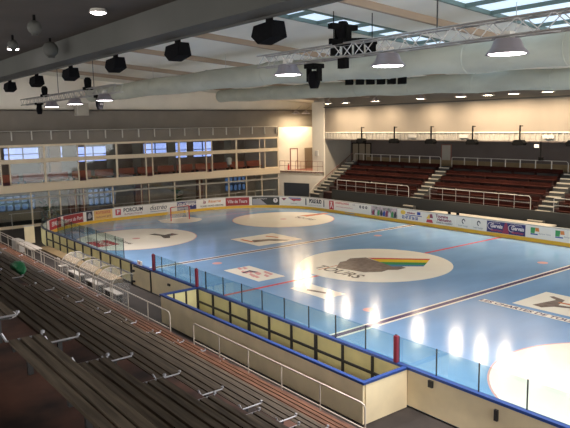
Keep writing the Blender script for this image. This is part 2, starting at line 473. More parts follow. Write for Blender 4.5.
# boards wrapping behind the camera
def path_pts(f): return f
cb = thing('dasher_board', 'near end rink board outside the picture to the right', 'rink board', (0, -28, 0))
bpy.data.objects.remove(cb)

# adverts, left to right
o = ad(cn, 25.0, 27.0, 'red', 'red advert with white lettering'); bt(o, 'SPAR', 26.0, .68, .5, 'ink_white', .02)
o = ad(cn, 27.35, 29.75, 'dark_red', 'dark red advert with white script'); bt(o, 'Bistrot du Port', 28.55, .66, .42, 'ink_white', .008, .85, .3)
o = ad(cn, 30.1, 30.75, 'ink', 'dark square advert with pale figure')
bpoly(o, 'pale_figure', [(30.2, .5), (30.45, .45), (30.7, .6), (30.6, .8), (30.45, 1.0), (30.3, .85)], 'ink_grey')
o = ad(cn, 30.9, 32.7, 'ad_orange', 'orange advert with red lettering'); bt(o, 'ROTISSERIE', 31.8, .85, .32, 'ink_red', .004, .9); bt(o, 'restaurant grill', 31.8, .5, .25, 'ink_maroon', 0)
o = ad(eb, 32.9, 35.9, 'board_white', 'white advert with red square and dark capitals')
bpoly(o, 'red_square', [(32.98, .45), (33.5, .45), (33.5, 1.0), (32.98, 1.0)], 'ink_red'); bt(o, 'P', 33.24, .73, .5, 'ink_white', .02, off=.024)
bt(o, 'PORCIUM', 34.7, .82, .5, 'ink', .012, .88); bt(o, 'BUREAUTIQUE', 34.7, .46, .24, 'ink_maroon', 0, 1.1)
o = ad(eb, 36.1, 38.4, 'board_white', 'white advert with grey script'); bt(o, 'distréo', 37.2, .78, .62, 'ink', .002, 1., .3)
bpoly(o, 'underline', [(36.4, .42), (38.1, .42), (38.1, .46), (36.4, .46)], 'ink_blue')
o = ad(eb, 39.2, 41.3, 'navy', 'navy advert with white words'); bt(o, 'VINCI', 39.8, .82, .42, 'ink_white', .01); bt(o, 'Energies', 40.75, .78, .36, 'ink_white', .01); bt(o, 'maintenance', 39.9, .45, .28, 'ink_white', .004)
bpoly(o, 'pale_corner', [(40.3, .5), (41.25, .95), (41.25, 1.05), (40.3, 1.05)], 'ink_grey', .015)
o = ad(cf, 41.55, 44.4, 'board_white', 'white advert with orange and maroon script'); bt(o, 'la', 42.2, .85, .5, 'ink_maroon', .01, 1, .3); bt(o, 'Réserve', 43.3, .85, .42, 'ink_orange', .006, 1, .3); bt(o, 'TOURS NORD CENTRE', 43.0, .42, .22, 'ink', .004, 1.1)
o = ad(cf, 44.5, 46.9, 'dark_red', 'dark red advert reading Ville de Tours'); bt(o, 'Ville de Tours', 45.7, .68, .45, 'ink_white', .006, .78)
o = ad(cf, 47.2, 50.0, 'step_dark', 'dark grey advert with white round badge'); bcirc(o, 'round_badge', 49.6, .75, .24, 'ink_white'); bt(o, 'T', 49.6, .75, .3, 'ink', .01, off=.026)
bpoly(o, 'pale_fade', [(47.25, .3), (48.7, .3), (48.0, .9), (47.25, .9)], 'ink_grey', .015); bt(o, 'le transport', 48.2, .92, .22, 'ink_white', 0)
o = ad(cf, 50.1, 52.6, 'board_white', 'white advert with roof drawing in red and blue')
bpoly(o, 'roof_drawing', [(50.2, 1.0), (50.8, 1.0), (50.5, .75)], 'ink_maroon'); bpoly(o, 'roof_drawing', [(51.1, .95), (52.5, .95), (52.3, .78), (51.8, .78), (51.6, .7)], 'ink_red'); bpoly(o, 'sky_stripe', [(51.0, 1.07), (52.4, 1.07), (52.4, .98), (51.0, .98)], 'ink_blue')
bt(o, 'toiture', 51.6, .5, .26, 'ink_grey', 0)
o = ad(cf, 52.9, 55.45, 'board_white', 'white advert with heavy black letters between black bars'); bt(o, 'POLE SUD', 54.2, .83, .5, 'ink', .03, .72); bt(o, 'equipement du sport', 54.2, .45, .2, 'ink_grey', 0)
bpoly(o, 'black_bar', [(52.92, .4), (53.05, .4), (53.05, 1.05), (52.92, 1.05)], 'ink'); bpoly(o, 'black_bar', [(55.3, .4), (55.43, .4), (55.43, 1.05), (55.3, 1.05)], 'ink')
for s in (52.9, 55.5): pass
o = ad(fb, 55.62+.5, 56.75, 'red', 'red square with white figure')
bpoly(o, 'white_figure', [(56.2, .4), (56.32, .4), (56.43, .7), (56.55, .4), (56.67, .4), (56.52, .82), (56.6, 1.0), (56.27, 1.0), (56.35, .82)], 'ink_white')
o = ad(fb, 56.85, 61.5, 'board_white', 'white advert with small red lettering and three black dots')
bt(o, 'CONSTRUCTIONS', 57.9, .95, .22, 'ink_red', .008); bt(o, 'entreprise generale du batiment', 58.2, .62, .17, 'ink_pink' if 'ink_pink' in MATS else 'ink_red', 0); bt(o, 'SARL', 59.5, .95, .18, 'ink_grey', 0)
for k in range(3): bcirc(o, 'black_dot', 60.3+.38*k, .86, .13, 'ink')
for k in range(3): bcirc(o, 'dot_centre', 60.3+.38*k, .86, .05, 'ink_white', .025)
o = ad(fb, 61.65, 64.7, 'ad_pink', 'mottled photographic advert of a crowd')
for k in range(9):
    s = 61.8+.32*k; bpoly(o, 'crowd_figure', [(s, .32), (s+.22, .32), (s+.26, .6+.1*(k % 3)), (s+.1, .8+.07*(k % 2)), (s-.03, .55)], ['ink_maroon', 'ink_white', 'ink_green', 'ink', 'ink_blue'][k % 5], .016+.001*k)
o = ad(fb, 64.85, 67.4, 'board_white', 'white advert with yellow disc and blue telephone number')
bcirc(o, 'yellow_disc', 65.35, .88, .28, 'ink_yellow', .018, .18); bt(o, 'ambulance', 66.2, .9, .22, 'ink_maroon', .01, .9); bt(o, '02 47 37 36 50', 66.1, .48, .34, 'ink_blue', .015, .82)
bpoly(o, 'blue_cross', [(66.85, .8), (67.2, .8), (67.2, 1.05), (66.85, 1.05)], 'ink_blue')
bpoly(o, 'blue_bar', [(65.6, .68), (67.35, .68), (67.35, .74), (65.6, .74)], 'ink_blue')
o = ad(fb, 67.55, 70.65, 'board_white', 'white advert reading Touraine Habitation in maroon')
bpoly(o, 'yellow_sail', [(67.8, .62), (68.2, .62), (68.1, 1.0)], 'ink_yellow'); bpoly(o, 'maroon_sail', [(68.15, .7), (68.5, .7), (68.4, 1.03), (68.15, 1.0)], 'ink_maroon'); bpoly(o, 'pink_sail', [(67.8, .32), (68.5, .32), (68.4, .58), (67.9, .58)], 'ink_red')
bt(o, 'Touraine', 69.35, .92, .32, 'ink_maroon', .012); bt(o, 'Habitation', 69.6, .66, .32, 'ink_maroon', .012); bt(o, 'OFFICE DU LOGEMENT', 69.6, .42, .15, 'ink', .004)
for sa, nm in ((70.75, 'left of two white adverts with a grey swirl'), (72.1, 'right of two white adverts with a grey swirl')):
    o = ad(fb, sa, sa+1.25, 'board_white', nm)
    MB().raw([bp(sa+.65+.16*cos(t)*r, .78+.2*sin(t)*r, .02) for r in (1, .55) for t in [2*pi*k/16 for k in range(13)]], [(k, k+1, 14+k, 13+k) for k in range(12)]).build('swirl', 'ink', o)
    bt(o, 'hotel lounge', sa+.6, .44, .17, 'ink_grey', .002)
o = ad(fb, 73.45, 76.55, 'navy', 'navy advert with maroon wedge and white words')
bpoly(o, 'maroon_wedge', [(74.7, .28), (75.3, .28), (75.1, 1.07), (74.95, 1.07)], 'ink_maroon', .016)
for sc_, wd in ((74.25, 'Gervais'), (75.95, 'Gervais')):
    bt(o, wd, sc_, .74, .38, 'ink_white', .014, .85); bt(o, 'TRAITEUR', sc_, .98, .14, 'ink_white', 0); bt(o, 'RECEPTION', sc_, .42, .17, 'ink_red', .003)
    MB().raw([bp(sc_-.45+.3*cos(t)*r, .72+.27*sin(t)*r, .017) for r in (1, .85) for t in [.6+4.6*k/14 for k in range(15)]], [(k, k+1, 16+k, 15+k) for k in range(14)]).build('arc_mark', 'ink_white', o)
for sa, nm in ((76.8, 'white advert with green and orange swatches beside the navy one'), (78.6, 'white advert with green and orange swatches at the picture edge')):
    o = ad(fb, sa, sa+1.7, 'board_white', nm)
    bpoly(o, 'green_swatch', [(sa+.15, .6), (sa+.45, .6), (sa+.5, 1.0), (sa+.15, 1.0)], 'ink_green'); bpoly(o, 'orange_swatch', [(sa+.5, .75), (sa+.8, .75), (sa+.75, 1.0), (sa+.5, 1.0)], 'ink_orange'); bpoly(o, 'blue_swatch', [(sa+.15, .5), (sa+.7, .5), (sa+.7, .58), (sa+.15, .58)], 'ink_blue')
    bt(o, 'Banque Verte', sa+1.2, .62, .16, 'ink_grey', 0)
for s, z in ((59.6, .12),): MB().raw([bp(58.3, .1, .02), bp(59.6, .1, .02), bp(59.6, .18, .02), bp(58.3, .18, .02)], [(0, 1, 2, 3)]).build('dark_mark', 'ink_grey', fb)

# red padded posts standing on the near boards
for y, lb in ((2.6, 'red padded post on the near boards, left of the players box'), (-1.68, 'red padded post where the players box wall meets the boards'), (-13.5, 'red padded post at the near corner of the players box')):
    t = thing('padded_post', lb, 'post', (-13.06, y, 1.2), 'red padded posts on the near boards')
    MB().box(-13.15, -13.03, y-.07, y+.07, 1.2, 2.03).build('pad', 'pad_red', t, bevel=.02)
    MB().box(-13.11, -13.07, y-.03, y+.03, 2.03, 2.06).build('post_cap', 'post_dark', t)
t = thing('notice_board', 'small white notice with a red mark standing on the near boards', 'sign', (-13.09, 4.2, 1.2))
MB().box(-13.12, -13.07, 3.95, 4.45, 1.2, 1.42).build('notice_plate', 'board_white', t)
MB().raw([(-13.123, 4.2+.07*cos(2*pi*k/12), 1.31+.07*sin(2*pi*k/12)) for k in range(12)], [tuple(range(12))]).build('red_mark', 'red', t)

# ------------------------------------------------------------------ players box
pb = thing('players_box', 'beige walled players box with bright blue capping along the near boards', 'box', (-14.85, -7.8, 0))
BX = -14.85
MB().box(BX-.04, BX+.04, -13.9, -1.7, -.06, 1.12).build('front_wall', 'board_beige', pb)
MB().box(BX+.04, -13.10, -13.94, -13.86, -.06, 1.12).build('end_wall', 'board_beige', pb)
MB().box(BX+.04, -13.18, -1.74, -1.66, -.06, 1.12).build('end_wall', 'board_back', pb)
for x in (-14.3, -13.7): MB().box(x-.03, x+.03, -1.80, -1.74, -.06, 1.12).build('upright', 'post_dark', pb)
MB().box(BX-.07, BX+.07, -13.97, -1.63, 1.12, 1.19).build('blue_cap', 'cap_blue', pb)
MB().box(BX+.07, -13.15, -13.97, -13.83, 1.12, 1.19).build('blue_cap', 'cap_blue', pb)
MB().box(BX+.07, -13.15, -1.77, -1.63, 1.12, 1.19).build('blue_cap', 'cap_blue', pb)
t = thing('players_bench', 'long low bench inside the beige players box', 'bench', (-14.4, -7.8, 0))
MB().box(-14.6, -14.25, -13.2, -2.4, .42, .47).build('seat', 'board_beige', t)
for y in (-13, -10.4, -7.8, -5.2, -2.6): MB().box(-14.55, -14.3, y-.04, y+.04, -.06, .42).build('leg', 'post_dark', t)
# tan platform behind the far part of the near boards
tag(MB().box(-13.95, -13.2, 6.2, 18.8, -.06, .15).build('wooden_platform', 'platform'), 'tan timber platform running behind the near boards on the left', 'platform')
pt = thing('barrier_panel', 'beige barrier panel standing at the far left corner behind the boards', 'barrier', (-13.4, 22.5, 0))
MB().box(-13.9, -13.2, 22.0, 22.1, -.06, 1.2).build('panel', 'board_beige', pt); MB().box(-13.95, -13.15, 21.97, 22.13, 1.2, 1.25).build('top_edge', 'cap_pale', pt)

# ------------------------------------------------------------------ acrylic shelters
def shelter(y0, y1, label):
    t = thing('team_shelter', label, 'shelter', (-15.0, (y0+y1)/2, 0), 'clear curved shelters behind the near boards')
    prof = [(-15.55, -.06), (-15.55, .9)] + [(-15.55+.75*(1-cos(a)), .9+.52*sin(a)) for a in [pi/2*1.35*k/10 for k in range(1, 11)]]
    mb = MB(); n = len(prof)
    mb.v = [(x, y, z) for y in (y0, y1) for x, z in prof]
    mb.f = [(i, i+1, n+i+1, n+i) for i in range(n-1)]
    mb.build('curved_shell', 'acrylic', t, smooth=True)
    for y in (y0, y1):
        MB().tube([(x, y, z) for x, z in prof], .022, 6).build('frame_hoop', 'rail_white', t)
    for y in (y0+.01, y1-.01):
        k = len(prof); side = MB(); side.v = [(x, y, z) for x, z in prof] + [(-14.75, y, -.06), (-14.65, y, .8)]
        side.f = [tuple(range(k)) + (k+1, k)]
        side.build('side_panel', 'acrylic', t)
    MB().box(-15.3, -14.95, y0+.1, y1-.1, .40, .45).build('seat', 'rail_grey', t)
    for y in (y0+.2, y1-.2): MB().box(-15.25, -15.0, y-.03, y+.03, -.06, .40).build('leg', 'post_dark', t)
    return t
shelter(2.0, 3.8, 'clear curved team shelter nearest the players box')
shelter(4.4, 6.3, 'clear curved team shelter, the middle one of three')
shelter(7.0, 9.0, 'clear curved team shelter next to the white table')
t = thing('white_table', 'white topped table behind the handrail on the far left', 'table', (-15.2, 16.2, 0))
MB().box(-15.6, -14.9, 14.6, 17.8, .76, .83).build('tabletop', 'rail_white', t, bevel=.01)
for x in (-15.52, -14.98):
    for y in (14.7, 16.2, 17.7): MB().box(x-.03, x+.03, y-.03, y+.03, -.06, .76).build('leg', 'rail_white', t)
tag(MB().box(-15.3, -14.8, 18.8, 20.2, -.06, .75).build('equipment_crate', 'rail_grey', bevel=.03), 'pale grey crate behind the handrail beyond the white table', 'crate')
t = thing('folding_chair', 'pale metal chair on the walkway between table and shelters', 'chair', (-15.0, 10.4, -.06))
MB().box(-15.25, -14.8, 10.2, 10.65, .40, .43).build('seat', 'rail_grey', t)
MB().box(-15.28, -15.24, 10.2, 10.65, .6, .9).build('backrest', 'rail_grey', t)
for x in (-15.25, -14.82):
    for y in (10.22, 10.63): MB().tube([(x, y, -.06), (x, y, .41 if x > -15 else .9)], .014, 6).build('leg', 'rail_white', t)

# ------------------------------------------------------------------ near stand
def seat_z(x): return 3.87-.615*(x+21.34)
ROWS = [-16.54-.8*k for k in range(0, 11)]   # front edge of each bench, lowest first
TY0, TY1 = -26.5, 20.0
st = thing('near_terrace', 'dark red-brown stepped terrace carrying the slatted benches', 'terrace', (-20, 0, -.06))
for k, xf in enumerate(ROWS):
    zt = seat_z(xf)-.42
    x1 = xf+.30 if k else -15.92
    MB().box(xf-.50, x1, TY0, TY1, -.06 if k == 0 else seat_z(xf)-.42-.62, zt).build('tread', 'tread', st)
MB().box(-26.4, ROWS[-1]-.50, TY0, TY1, 4.6, seat_z(ROWS[-1])-.42).build('tread', 'tread', st)
MB().box(-30.0, -26.4, TY0, TY1, 4.6, 6.45).build('tread', 'tread', st)
GX = thing('slatted_bench', 'x', 'bench')
bpy.data.objects.remove(GX)
proto = {}
def bench_proto(length, wood):
    """local: x from -.42..0 (front at 0), y 0..length, seat top at z=0"""
    t = thing('slatted_bench', 'x', 'bench', (0, 0, 0), 'slatted benches on the near terrace')
    for i in range(3):
        x0 = -.40+i*.135
        MB().box(x0, x0+.098, 0, length, -.045, 0).build('slat', wood, t)
    for y in (0.0, length):
        sg = 1 if y > 0 else -1
        mb = MB().tube([(-.42, y+sg*.02, -.02), (.0, y+sg*.02, -.02)], .013, 6)
        mb.tube([(-.42, y+sg*.02, -.02), (-.47, y+sg*.02, .09)], .016, 6)
        mb.build('end_bracket', 'bracket', t)
        MB().lathe([(.0, 0), (.025, .01), (.025, .04), (0, .05)], (.0, y+sg*.02, -.01), 8).build('end_cap', 'bracket', t)
    n = max(2, int(length/1.9)+1)
    for i in range(n):
        y = .15+(length-.3)*i/(n-1)
        MB().box(-.40, -.04, y-.03, y+.03, -.10, -.045).box(-.25, -.19, y-.03, y+.03, -.42, -.09).build('support', 'post_dark', t)
    return t
SECT = [(-25.9, -18.10, 'right of the near aisle'), (-16.98, -9.34, 'between the two aisles'), (-8.16, .85, 'left of the far aisle'), (1.05, 10.0, 'left part of the stand'), (10.2, 19.6, 'far left end of the stand')]
for si, (y0, y1, where) in enumerate(SECT):
    for k, xf in enumerate(ROWS):
        # sections wholly outside the view are left out
        if si == 0 and k < 3: continue
        if si == 3 and k > 5: continue
        if si == 2 and k > 9: continue
        if si == 4 and k > 3: continue
        wood = 'wood_red' if k < 3 else 'wood_slat'
        key = (si, wood)
        lb = 'dark slatted bench %s, %s row above the rail' % (where, ORD[k])
        if wood == 'wood_red': lb = 'reddish slatted bench %s, %s row above the rail' % (where, ORD[k])
        loc = (xf, y0, seat_z(xf))
        if key not in proto:
            b = bench_proto(y1-y0, wood); proto[key] = b; b.location = loc; b['label'] = lb
        else: copy_tree(proto[key], loc, lb)
# front handrails
def handrail(y0, y1, label, x=-16.0, z0=.47, z1=1.30, ny=None, double=False, r=.024, m='rail_white', group='white handrails along the near terrace'):
    t = thing('handrail', label, 'railing', (x, (y0+y1)/2, z0), group)
    c = .12
    MB().tube([(x, y0, z0), (x, y0, z1-c), (x, y0+c*.3, z1-c*.3), (x, y0+c, z1), (x, y1-c, z1), (x, y1-c*.3, z1-c*.3), (x, y1, z1-c), (x, y1, z0)], r, 8).build('top_rail', m, t, smooth=True)
    MB().tube([(x, y0, z0+.16), (x, y1, z0+.16)], r*.8, 8).build('lower_rail', m, t)
    if double: MB().tube([(x, 6.0, z1-.15), (x, y1, z1-.15)], r*.8, 8).build('middle_rail', m, t)
    n = ny or max(1, int(round((y1-y0)/1.85)))
    for i in range(1, n):
        y = y0+(y1-y0)*i/n
        MB().tube([(x, y, z0), (x, y, z1-.01)], r*.8, 6).build('post', m, t)
    return t
handrail(-15.1, -6.45, 'white tubular handrail in front of the beige players box')
handrail(-4.65, 24.0, 'long white tubular handrail in front of the shelters on the left', double=True)
# things left on the benches
def crumple(name, c, r, m, label, cat, sc=(1, 1, 1), n=5):
    bm = bmesh.new(); bmesh.ops.create_icosphere(bm, subdivisions=3, radius=1)
    rnd = random.Random(3)
    offs = [Vector((rnd.uniform(-1, 1), rnd.uniform(-1, 1), rnd.uniform(-1, 1))).normalized() for _ in range(14)]
    for v in bm.verts:
        d = v.co.normalized(); k = 1+.22*sum(max(0, d.dot(o))**6*(1 if i % 2 else -1) for i, o in enumerate(offs))
        v.co = Vector((d.x*r*sc[0]*k, d.y*r*sc[1]*k, max(d.z*r*sc[2]*k, -r*sc[2]*.6)))
    me = bpy.data.meshes.new(name); bm.to_mesh(me); bm.free(); me.materials.append(MATS[m])
    o = bpy.data.objects.new(name, me); COL.objects.link(o); o.location = (c[0], c[1], c[2]+r*sc[2]*.6)
    tag(o, label, cat); return o
crumple('plastic_bag', (ROWS[6]-.2, -5.6, seat_z(ROWS[6])), .30, 'green_bag', 'crumpled shiny green plastic bag lying on a bench at the left edge', 'bag', (.6, 1.6, .7))
crumple('crumpled_paper', (-24.33, -15.7, seat_z(ROWS[10])-.42), .09, 'paper', 'crumpled white paper on the terrace at the left edge', 'litter', (1.2, 1, .6))

# ------------------------------------------------------------------ far glazed gallery building
YF = 30.0
struct(MB().box(-18, 15.7, YF-.25, YF+.1, 2.98, 3.62).build('trim_1', 'frame_cream'))         # fascia of the first floor
struct(MB().box(-18, 15.7, YF-.08, YF+.12, 5.42, 5.78).build('trim_2', 'frame_cream'))
struct(MB().box(-18, 15.7, YF-.10, YF+.12, 6.80, 6.98).build('trim_3', 'frame_cream'))
struct(MB().box(-18, 15.7, YF, YF+.30, 6.98, 8.00).build('wall_parapet', 'wall_grey'))
struct(MB().box(-18, 24, YF+.9, YF+1.1, 8.0, 9.95).build('wall_back', 'wall_grey'))
struct(MB().box(-18, 24, YF+1.4, YF+1.6, 6.9, 13.8).build('wall_back', 'wall_cream'))
struct(MB().box(-18, 15.7, YF+.30, YF+1.4, 7.86, 7.98).build('wall_back', 'wall_grey'))
struct(MB().box(-18, 24, YF+.9, YF+1.4, 9.85, 9.95).build('wall_back', 'wall_grey'))
struct(MB().box(-18, 15.6, YF+.12, 36.6, 3.3, 3.45).build('floor', 'carpet_red'))
struct(MB().box(-18, 15.6, YF+.12, 36.6, 6.82, 6.95).build('ceiling', 'wall_side'))
# parapet rail and posts
t = thing('parapet_rail', 'thin grey rail with small brackets along the top of the gallery parapet', 'railing', (0, YF-.1, 7.2))
MB().tube([(-16, YF-.08, 8.12), (15.6, YF-.08, 8.12)], .03, 6).build('top_rail', 'rail_grey', t)
for i in range(20):
    x = -15.5+1.63*i
    MB().box(x-.04, x+.04, YF-.12, YF, 7.35, 8.12).build('bracket', 'rail_grey', t)
# windows of the first floor
xs = [(-16.2, 0), (-12.9, 1), (-9.67, 0), (-6.4, 1), (-3.13, 0), (.14, 1), (3.39, 0), (6.8, 1), (10.14, 0), (13.5, 1), (15.65, 0)]
wn = 1
for (xa, da), (xb, db) in zip(xs[:-1], xs[1:]):
    x0 = xa+(.30 if da else 0); x1 = xb-(.30 if db else 0)
    f = MB()
    for x, s in ((x0, 1), (x1, -1)):
        f.box(min(x, x+s*.09), max(x, x+s*.09), YF-.05, YF+.07, 3.62, 6.8)
    f.box(x0, x1, YF-.04, YF+.06, 3.62, 3.70)
    w = struct(f.build('window_%d' % wn, 'frame_cream')); wn += 1
    g_ = MB().box(x0+.09, x1-.09, YF+.0, YF+.012, 3.70, 5.42).build('pane', 'glass_window', w)
    g_ = MB().box(x0+.09, x1-.09, YF+.0, YF+.012, 5.78, 6.80).build('pane', 'glass_window', w)
# ground floor glazing
gx = [-16, -11.04, -9.53, -8.58, -7.2, -6.5, -3.7, -.8, -.1, 2.71, 5.56, 6.3, 9.06, 11.3, 13.34, 15.6]
struct(MB().box(-18, 15.7, YF-.08, YF+.10, -.06, .18).build('trim_4', 'frame_cream'))
struct(MB().box(-18, 15.7, YF-.06, YF+.08, 2.35, 2.50).build('trim_5', 'wall_side'))
struct(MB().box(-18, 15.7, YF-.30, YF+.1, 2.92, 2.98).build('trim_6', 'wall_grey'))
for a, b in zip(gx[:-1], gx[1:]):
    m = 'frame_brown' if a in (-7.2, -.8) else 'frame_cream'
    f = MB().box(a, a+.08, YF-.05, YF+.07, .18, 2.95).box(b-.03, b, YF-.05, YF+.07, .18, 2.95)
    w = struct(f.build('window_%d' % wn, m)); wn += 1
    MB().box(a+.08, b-.03, YF, YF+.012, .18, 2.92).build('pane', 'glass_window', w)
t = thing('glazing_rail', 'thin pale rail running along the ground floor glazing behind the end boards', 'railing', (0, YF-.35, 0))
MB().tube([(-13, YF-.35, 1.25), (15, YF-.35, 1.25)], .025, 6).build('rail', 'rail_grey', t)
for i in range(12): MB().tube([(-12.8+2.5*i, YF-.35, -.06), (-12.8+2.5*i, YF-.35, 1.25)], .02, 6).build('post', 'rail_grey', t)
# rooms behind the glass
def wall_with_holes(name, x0, x1, y0, y1, z0, z1, holes, m):
    """holes: (xa, xb, za, zb) sorted"""
    mb = MB(); x = x0
    for xa, xb, za, zb in holes:
        mb.box(x, xa, y0, y1, z0, z1); mb.box(xa, xb, y0, y1, z0, za); mb.box(xa, xb, y0, y1, zb, z1); x = xb
    mb.box(x, x1, y0, y1, z0, z1)
    return struct(mb.build(name, m))
uh = [(-15.5, -12.0, 5.3, 6.6), (-11.4, -7.9, 5.3, 6.6), (-7.2, -5.9, 5.0, 6.6), (-4.6, -1.1, 4.9, 6.5), (2.6, 5.4, 5.2, 6.6), (5.8, 7.9, 4.8, 6.6), (8.6, 11.1, 4.8, 6.6)]
wall_with_holes('wall_gallery_back', -18, 15.6, 36.4, 36.6, 3.3, 6.9, uh, 'inside_wall')
gh = [(-12.6, -9.4, .9, 2.3), (-4.4, -1.6, .7, 2.4), (11.4, 14.3, .9, 2.5)]
wall_with_holes('wall_lobby_back', -18, 15.6, 34.4, 34.6, -.1, 3.3, gh, 'inside_wall')
struct(MB().box(-18.2, -18, YF, 36.6, -.1, 8).build('wall_gallery_side', 'inside_wall'))
struct(MB().box(15.6, 15.75, YF, 36.6, -.1, 8).build('wall_gallery_side', 'wall_white'))
for (xa, xb, za, zb) in uh:
    f = MB().box(xa, xb, 36.42, 36.5, za, za+.08).box(xa, xb, 36.42, 36.5, zb-.08, zb).box(xa, xa+.07, 36.42, 36.5, za, zb).box(xb-.07, xb, 36.42, 36.5, za, zb)
    f.box((xa+xb)/2-.05, (xa+xb)/2+.05, 36.42, 36.5, za, zb).box(xa, xb, 36.42, 36.5, (za+zb)/2-.04, (za+zb)/2+.04)
    w = struct(f.build('window_%d' % wn, 'window_frame_blue')); wn += 1
    MB().box(xa+.07, xb-.07, 36.52, 36.53, za, zb).build('pane', 'glass_daylight', w)
for (xa, xb, za, zb) in gh:
    f = MB().box(xa, xb, 34.42, 34.5, za, za+.08).box(xa, xb, 34.42, 34.5, zb-.08, zb)
    f.box(xa, xb, 34.42, 34.5, (za+zb)/2-.12, (za+zb)/2+.06)
    for k in range(6): x = xa+(xb-xa)*k/5; f.box(x-.09, x+.09, 34.42, 34.5, za, zb)
    w = struct(f.build('window_%d' % wn, 'window_frame_blue')); wn += 1
    MB().box(xa, xb, 34.52, 34.53, za, zb).build('pane', 'glass_lobby', w)
# furniture in the gallery: rows of dark red seats
def red_seat(x, y, lb, first=[None]):
    if first[0] is None:
        t = thing('gallery_seat', lb, 'seat', (x, y, 3.45), 'dark red seats behind the gallery windows')
        MB().box(x-.9, x+.9, y-.2, y+.25, 3.80, 3.88).build('seat', 'carpet_red', t, bevel=.02)
        MB().box(x-.9, x+.9, y+.25, y+.33, 3.85, 4.42).build('backrest', 'carpet_red', t, bevel=.02)
        for s in (-.8, .8): MB().box(x+s-.03, x+s+.03, y-.15, y+.3, 3.45, 3.80).build('leg', 'post_dark', t)
        first[0] = t
    else: copy_tree(first[0], (x, y, 3.45), lb)
k = 0
for x in [-14.5+2.15*i for i in range(14)]:
    red_seat(x, 31.4, 'dark red gallery seat behind the upper windows, %s from the left' % ORD[k]); k += 1
for x, w_, nm in ((-8.9, .35, 'left of the orange wooden columns behind the upper windows'), (-7.9, .5, 'right of the orange wooden columns behind the upper windows')):
    tag(MB().box(x-w_, x+w_, 32.5, 33.0, 3.45, 6.82).build('wooden_column', 'wood_orange'), nm, 'column')
for x, nm in ((.9, 'cream curtain at the middle upper window of the gallery'), (4.9, 'cream curtain right of the middle upper window'), (11.9, 'cream curtain towards the right end of the gallery'), (-1.9, 'cream curtain left of the middle upper window')):
    mb = MB(); n = 14
    for yy in (0, .03):
        for i in range(n+1): mb.v += [(x+.9*i/n-.45, 34.4+yy+.08*(i % 2), 3.45), (x+.9*i/n-.45, 34.4+yy+.08*(i % 2), 6.8)]
    for i in range(n): mb.f.append((2*i, 2*i+2, 2*i+3, 2*i+1)); b = 2*(n+1); mb.f.append((b+2*i, b+2*i+1, b+2*i+3, b+2*i+2))
    tag(mb.build('curtain', 'wall_side'), nm, 'curtain')
t = thing('dress_stand', 'white top on a stand behind the upper gallery window towards the right', 'stand', (9.6, 31.0, 3.45))
MB().lathe([(.0, 0), (.22, .02), (.22, .04), (.02, .06), (.02, 1.0), (0, 1.0)], (9.6, 30.6, 3.45), 12).build('stand_pole', 'post_dark', t)
MB().lathe([(.0, 0), (.24, .03), (.26, .3), (.30, .6), (.22, .72), (.08, .78), (0, .8)], (9.6, 30.6, 4.2), 14).build('white_top', 'jersey_white', t, smooth=True)
# lobby items
for x, nm in ((-6.9, 'dark red column in the ground floor lobby, left one'), (-5.9, 'dark red column in the ground floor lobby, second from left'), (-.4, 'dark red column in the middle of the ground floor lobby'), (6.6, 'dark red column in the ground floor lobby, right of middle')):
    tag(MB().box(x-.28, x+.28, 31.6, 32.1, -.06, 3.28).build('lobby_column', 'frame_brown'), nm, 'column')
for x, nm in ((-9.3, 'leafy potted plant behind the ground floor glass at the left'), (3.6, 'leafy potted plant behind the ground floor glass near the middle')):
    t = thing('potted_plant', nm, 'plant', (x, 31.2, -.06))
    MB().lathe([(0, 0), (.22, 0), (.28, .45), (.25, .45), (0, .42)], (x, 31.2, -.06), 14).build('pot', 'ink_orange', t)
    lf = MB()
    for i in range(46):
        a = random.uniform(0, 2*pi); h = random.uniform(.6, 2.0); r = random.uniform(.2, .75)
        p = Vector((x+r*cos(a), 31.2+r*sin(a), h)); d = Vector((cos(a), sin(a), .5))*.28; q = Vector((-sin(a), cos(a), 0))*.1
        lf.raw([p-d, p+q, p+d, p-q, p+Vector((0, 0, .03))], [(0, 1, 4), (1, 2, 4), (2, 3, 4), (3, 0, 4)])
    lf.tube([(x, 31.2, .3), (x, 31.2, 1.5)], .04, 6)
    lf.build('foliage', 'plant', t)

# ------------------------------------------------------------------ white block, balcony and doors right of the gallery
struct(MB().box(15.7, 23.6, YF, YF+.2, -.06, 8.0).build('wall_back', 'wall_white'))
struct(MB().box(15.75, 23.6, YF+.2, YF+.9, 7.86, 8.0).build('wall_back', 'wall_white'))
bal = [(15.72, YF-.02), (17.55, 24.65), (17.8, 24.65), (17.8, 26.3), (22.5, 26.3), (22.5, YF-.02)]
struct(MB().prism(bal, 3.05, 3.25).build('floor', 'frame_brown'))
def along(t): return (15.72+(17.55-15.72)*t, YF-.02+(24.65-YF+.02)*t)
def slab(name, t0, t1, z0, z1, m, th=.18):
    a, b = along(t0), along(t1); return struct(MB().prism([a, b, (b[0]+th, b[1]), (a[0]+th, a[1])], z0, z1).build(name, m))
slab('wall_service', 0, .10, -.06, 3.05, 'wall_white'); slab('wall_service', .10, .70, 1.95, 3.05, 'wall_white'); slab('wall_service', .70, 1., -.06, 3.05, 'wall_white')
slab('trim_7', 0, 1, 2.8, 3.28, 'wall_cream', .22)
d = slab('door_1', .12, .69, -.06, 1.93, 'zamboni_dark', .08)
t = thing('balcony_railing', 'thin reddish railing on the balcony beside the glazed gallery', 'railing', (16.6, 27.3, 3.28))
A_, B_ = along(0), along(1)
for z in (3.8, 4.32): MB().tube([(A_[0]+.08, A_[1]-.05, z), (B_[0]+.08, B_[1]+.05, z)], .02, 6).build('rail', 'frame_brown', t)
for i in range(9):
    a = along(.01+.98*i/8); MB().tube([(a[0]+.08, a[1], 3.28), (a[0]+.08, a[1], 4.32)], .018, 6).build('post', 'frame_brown', t)
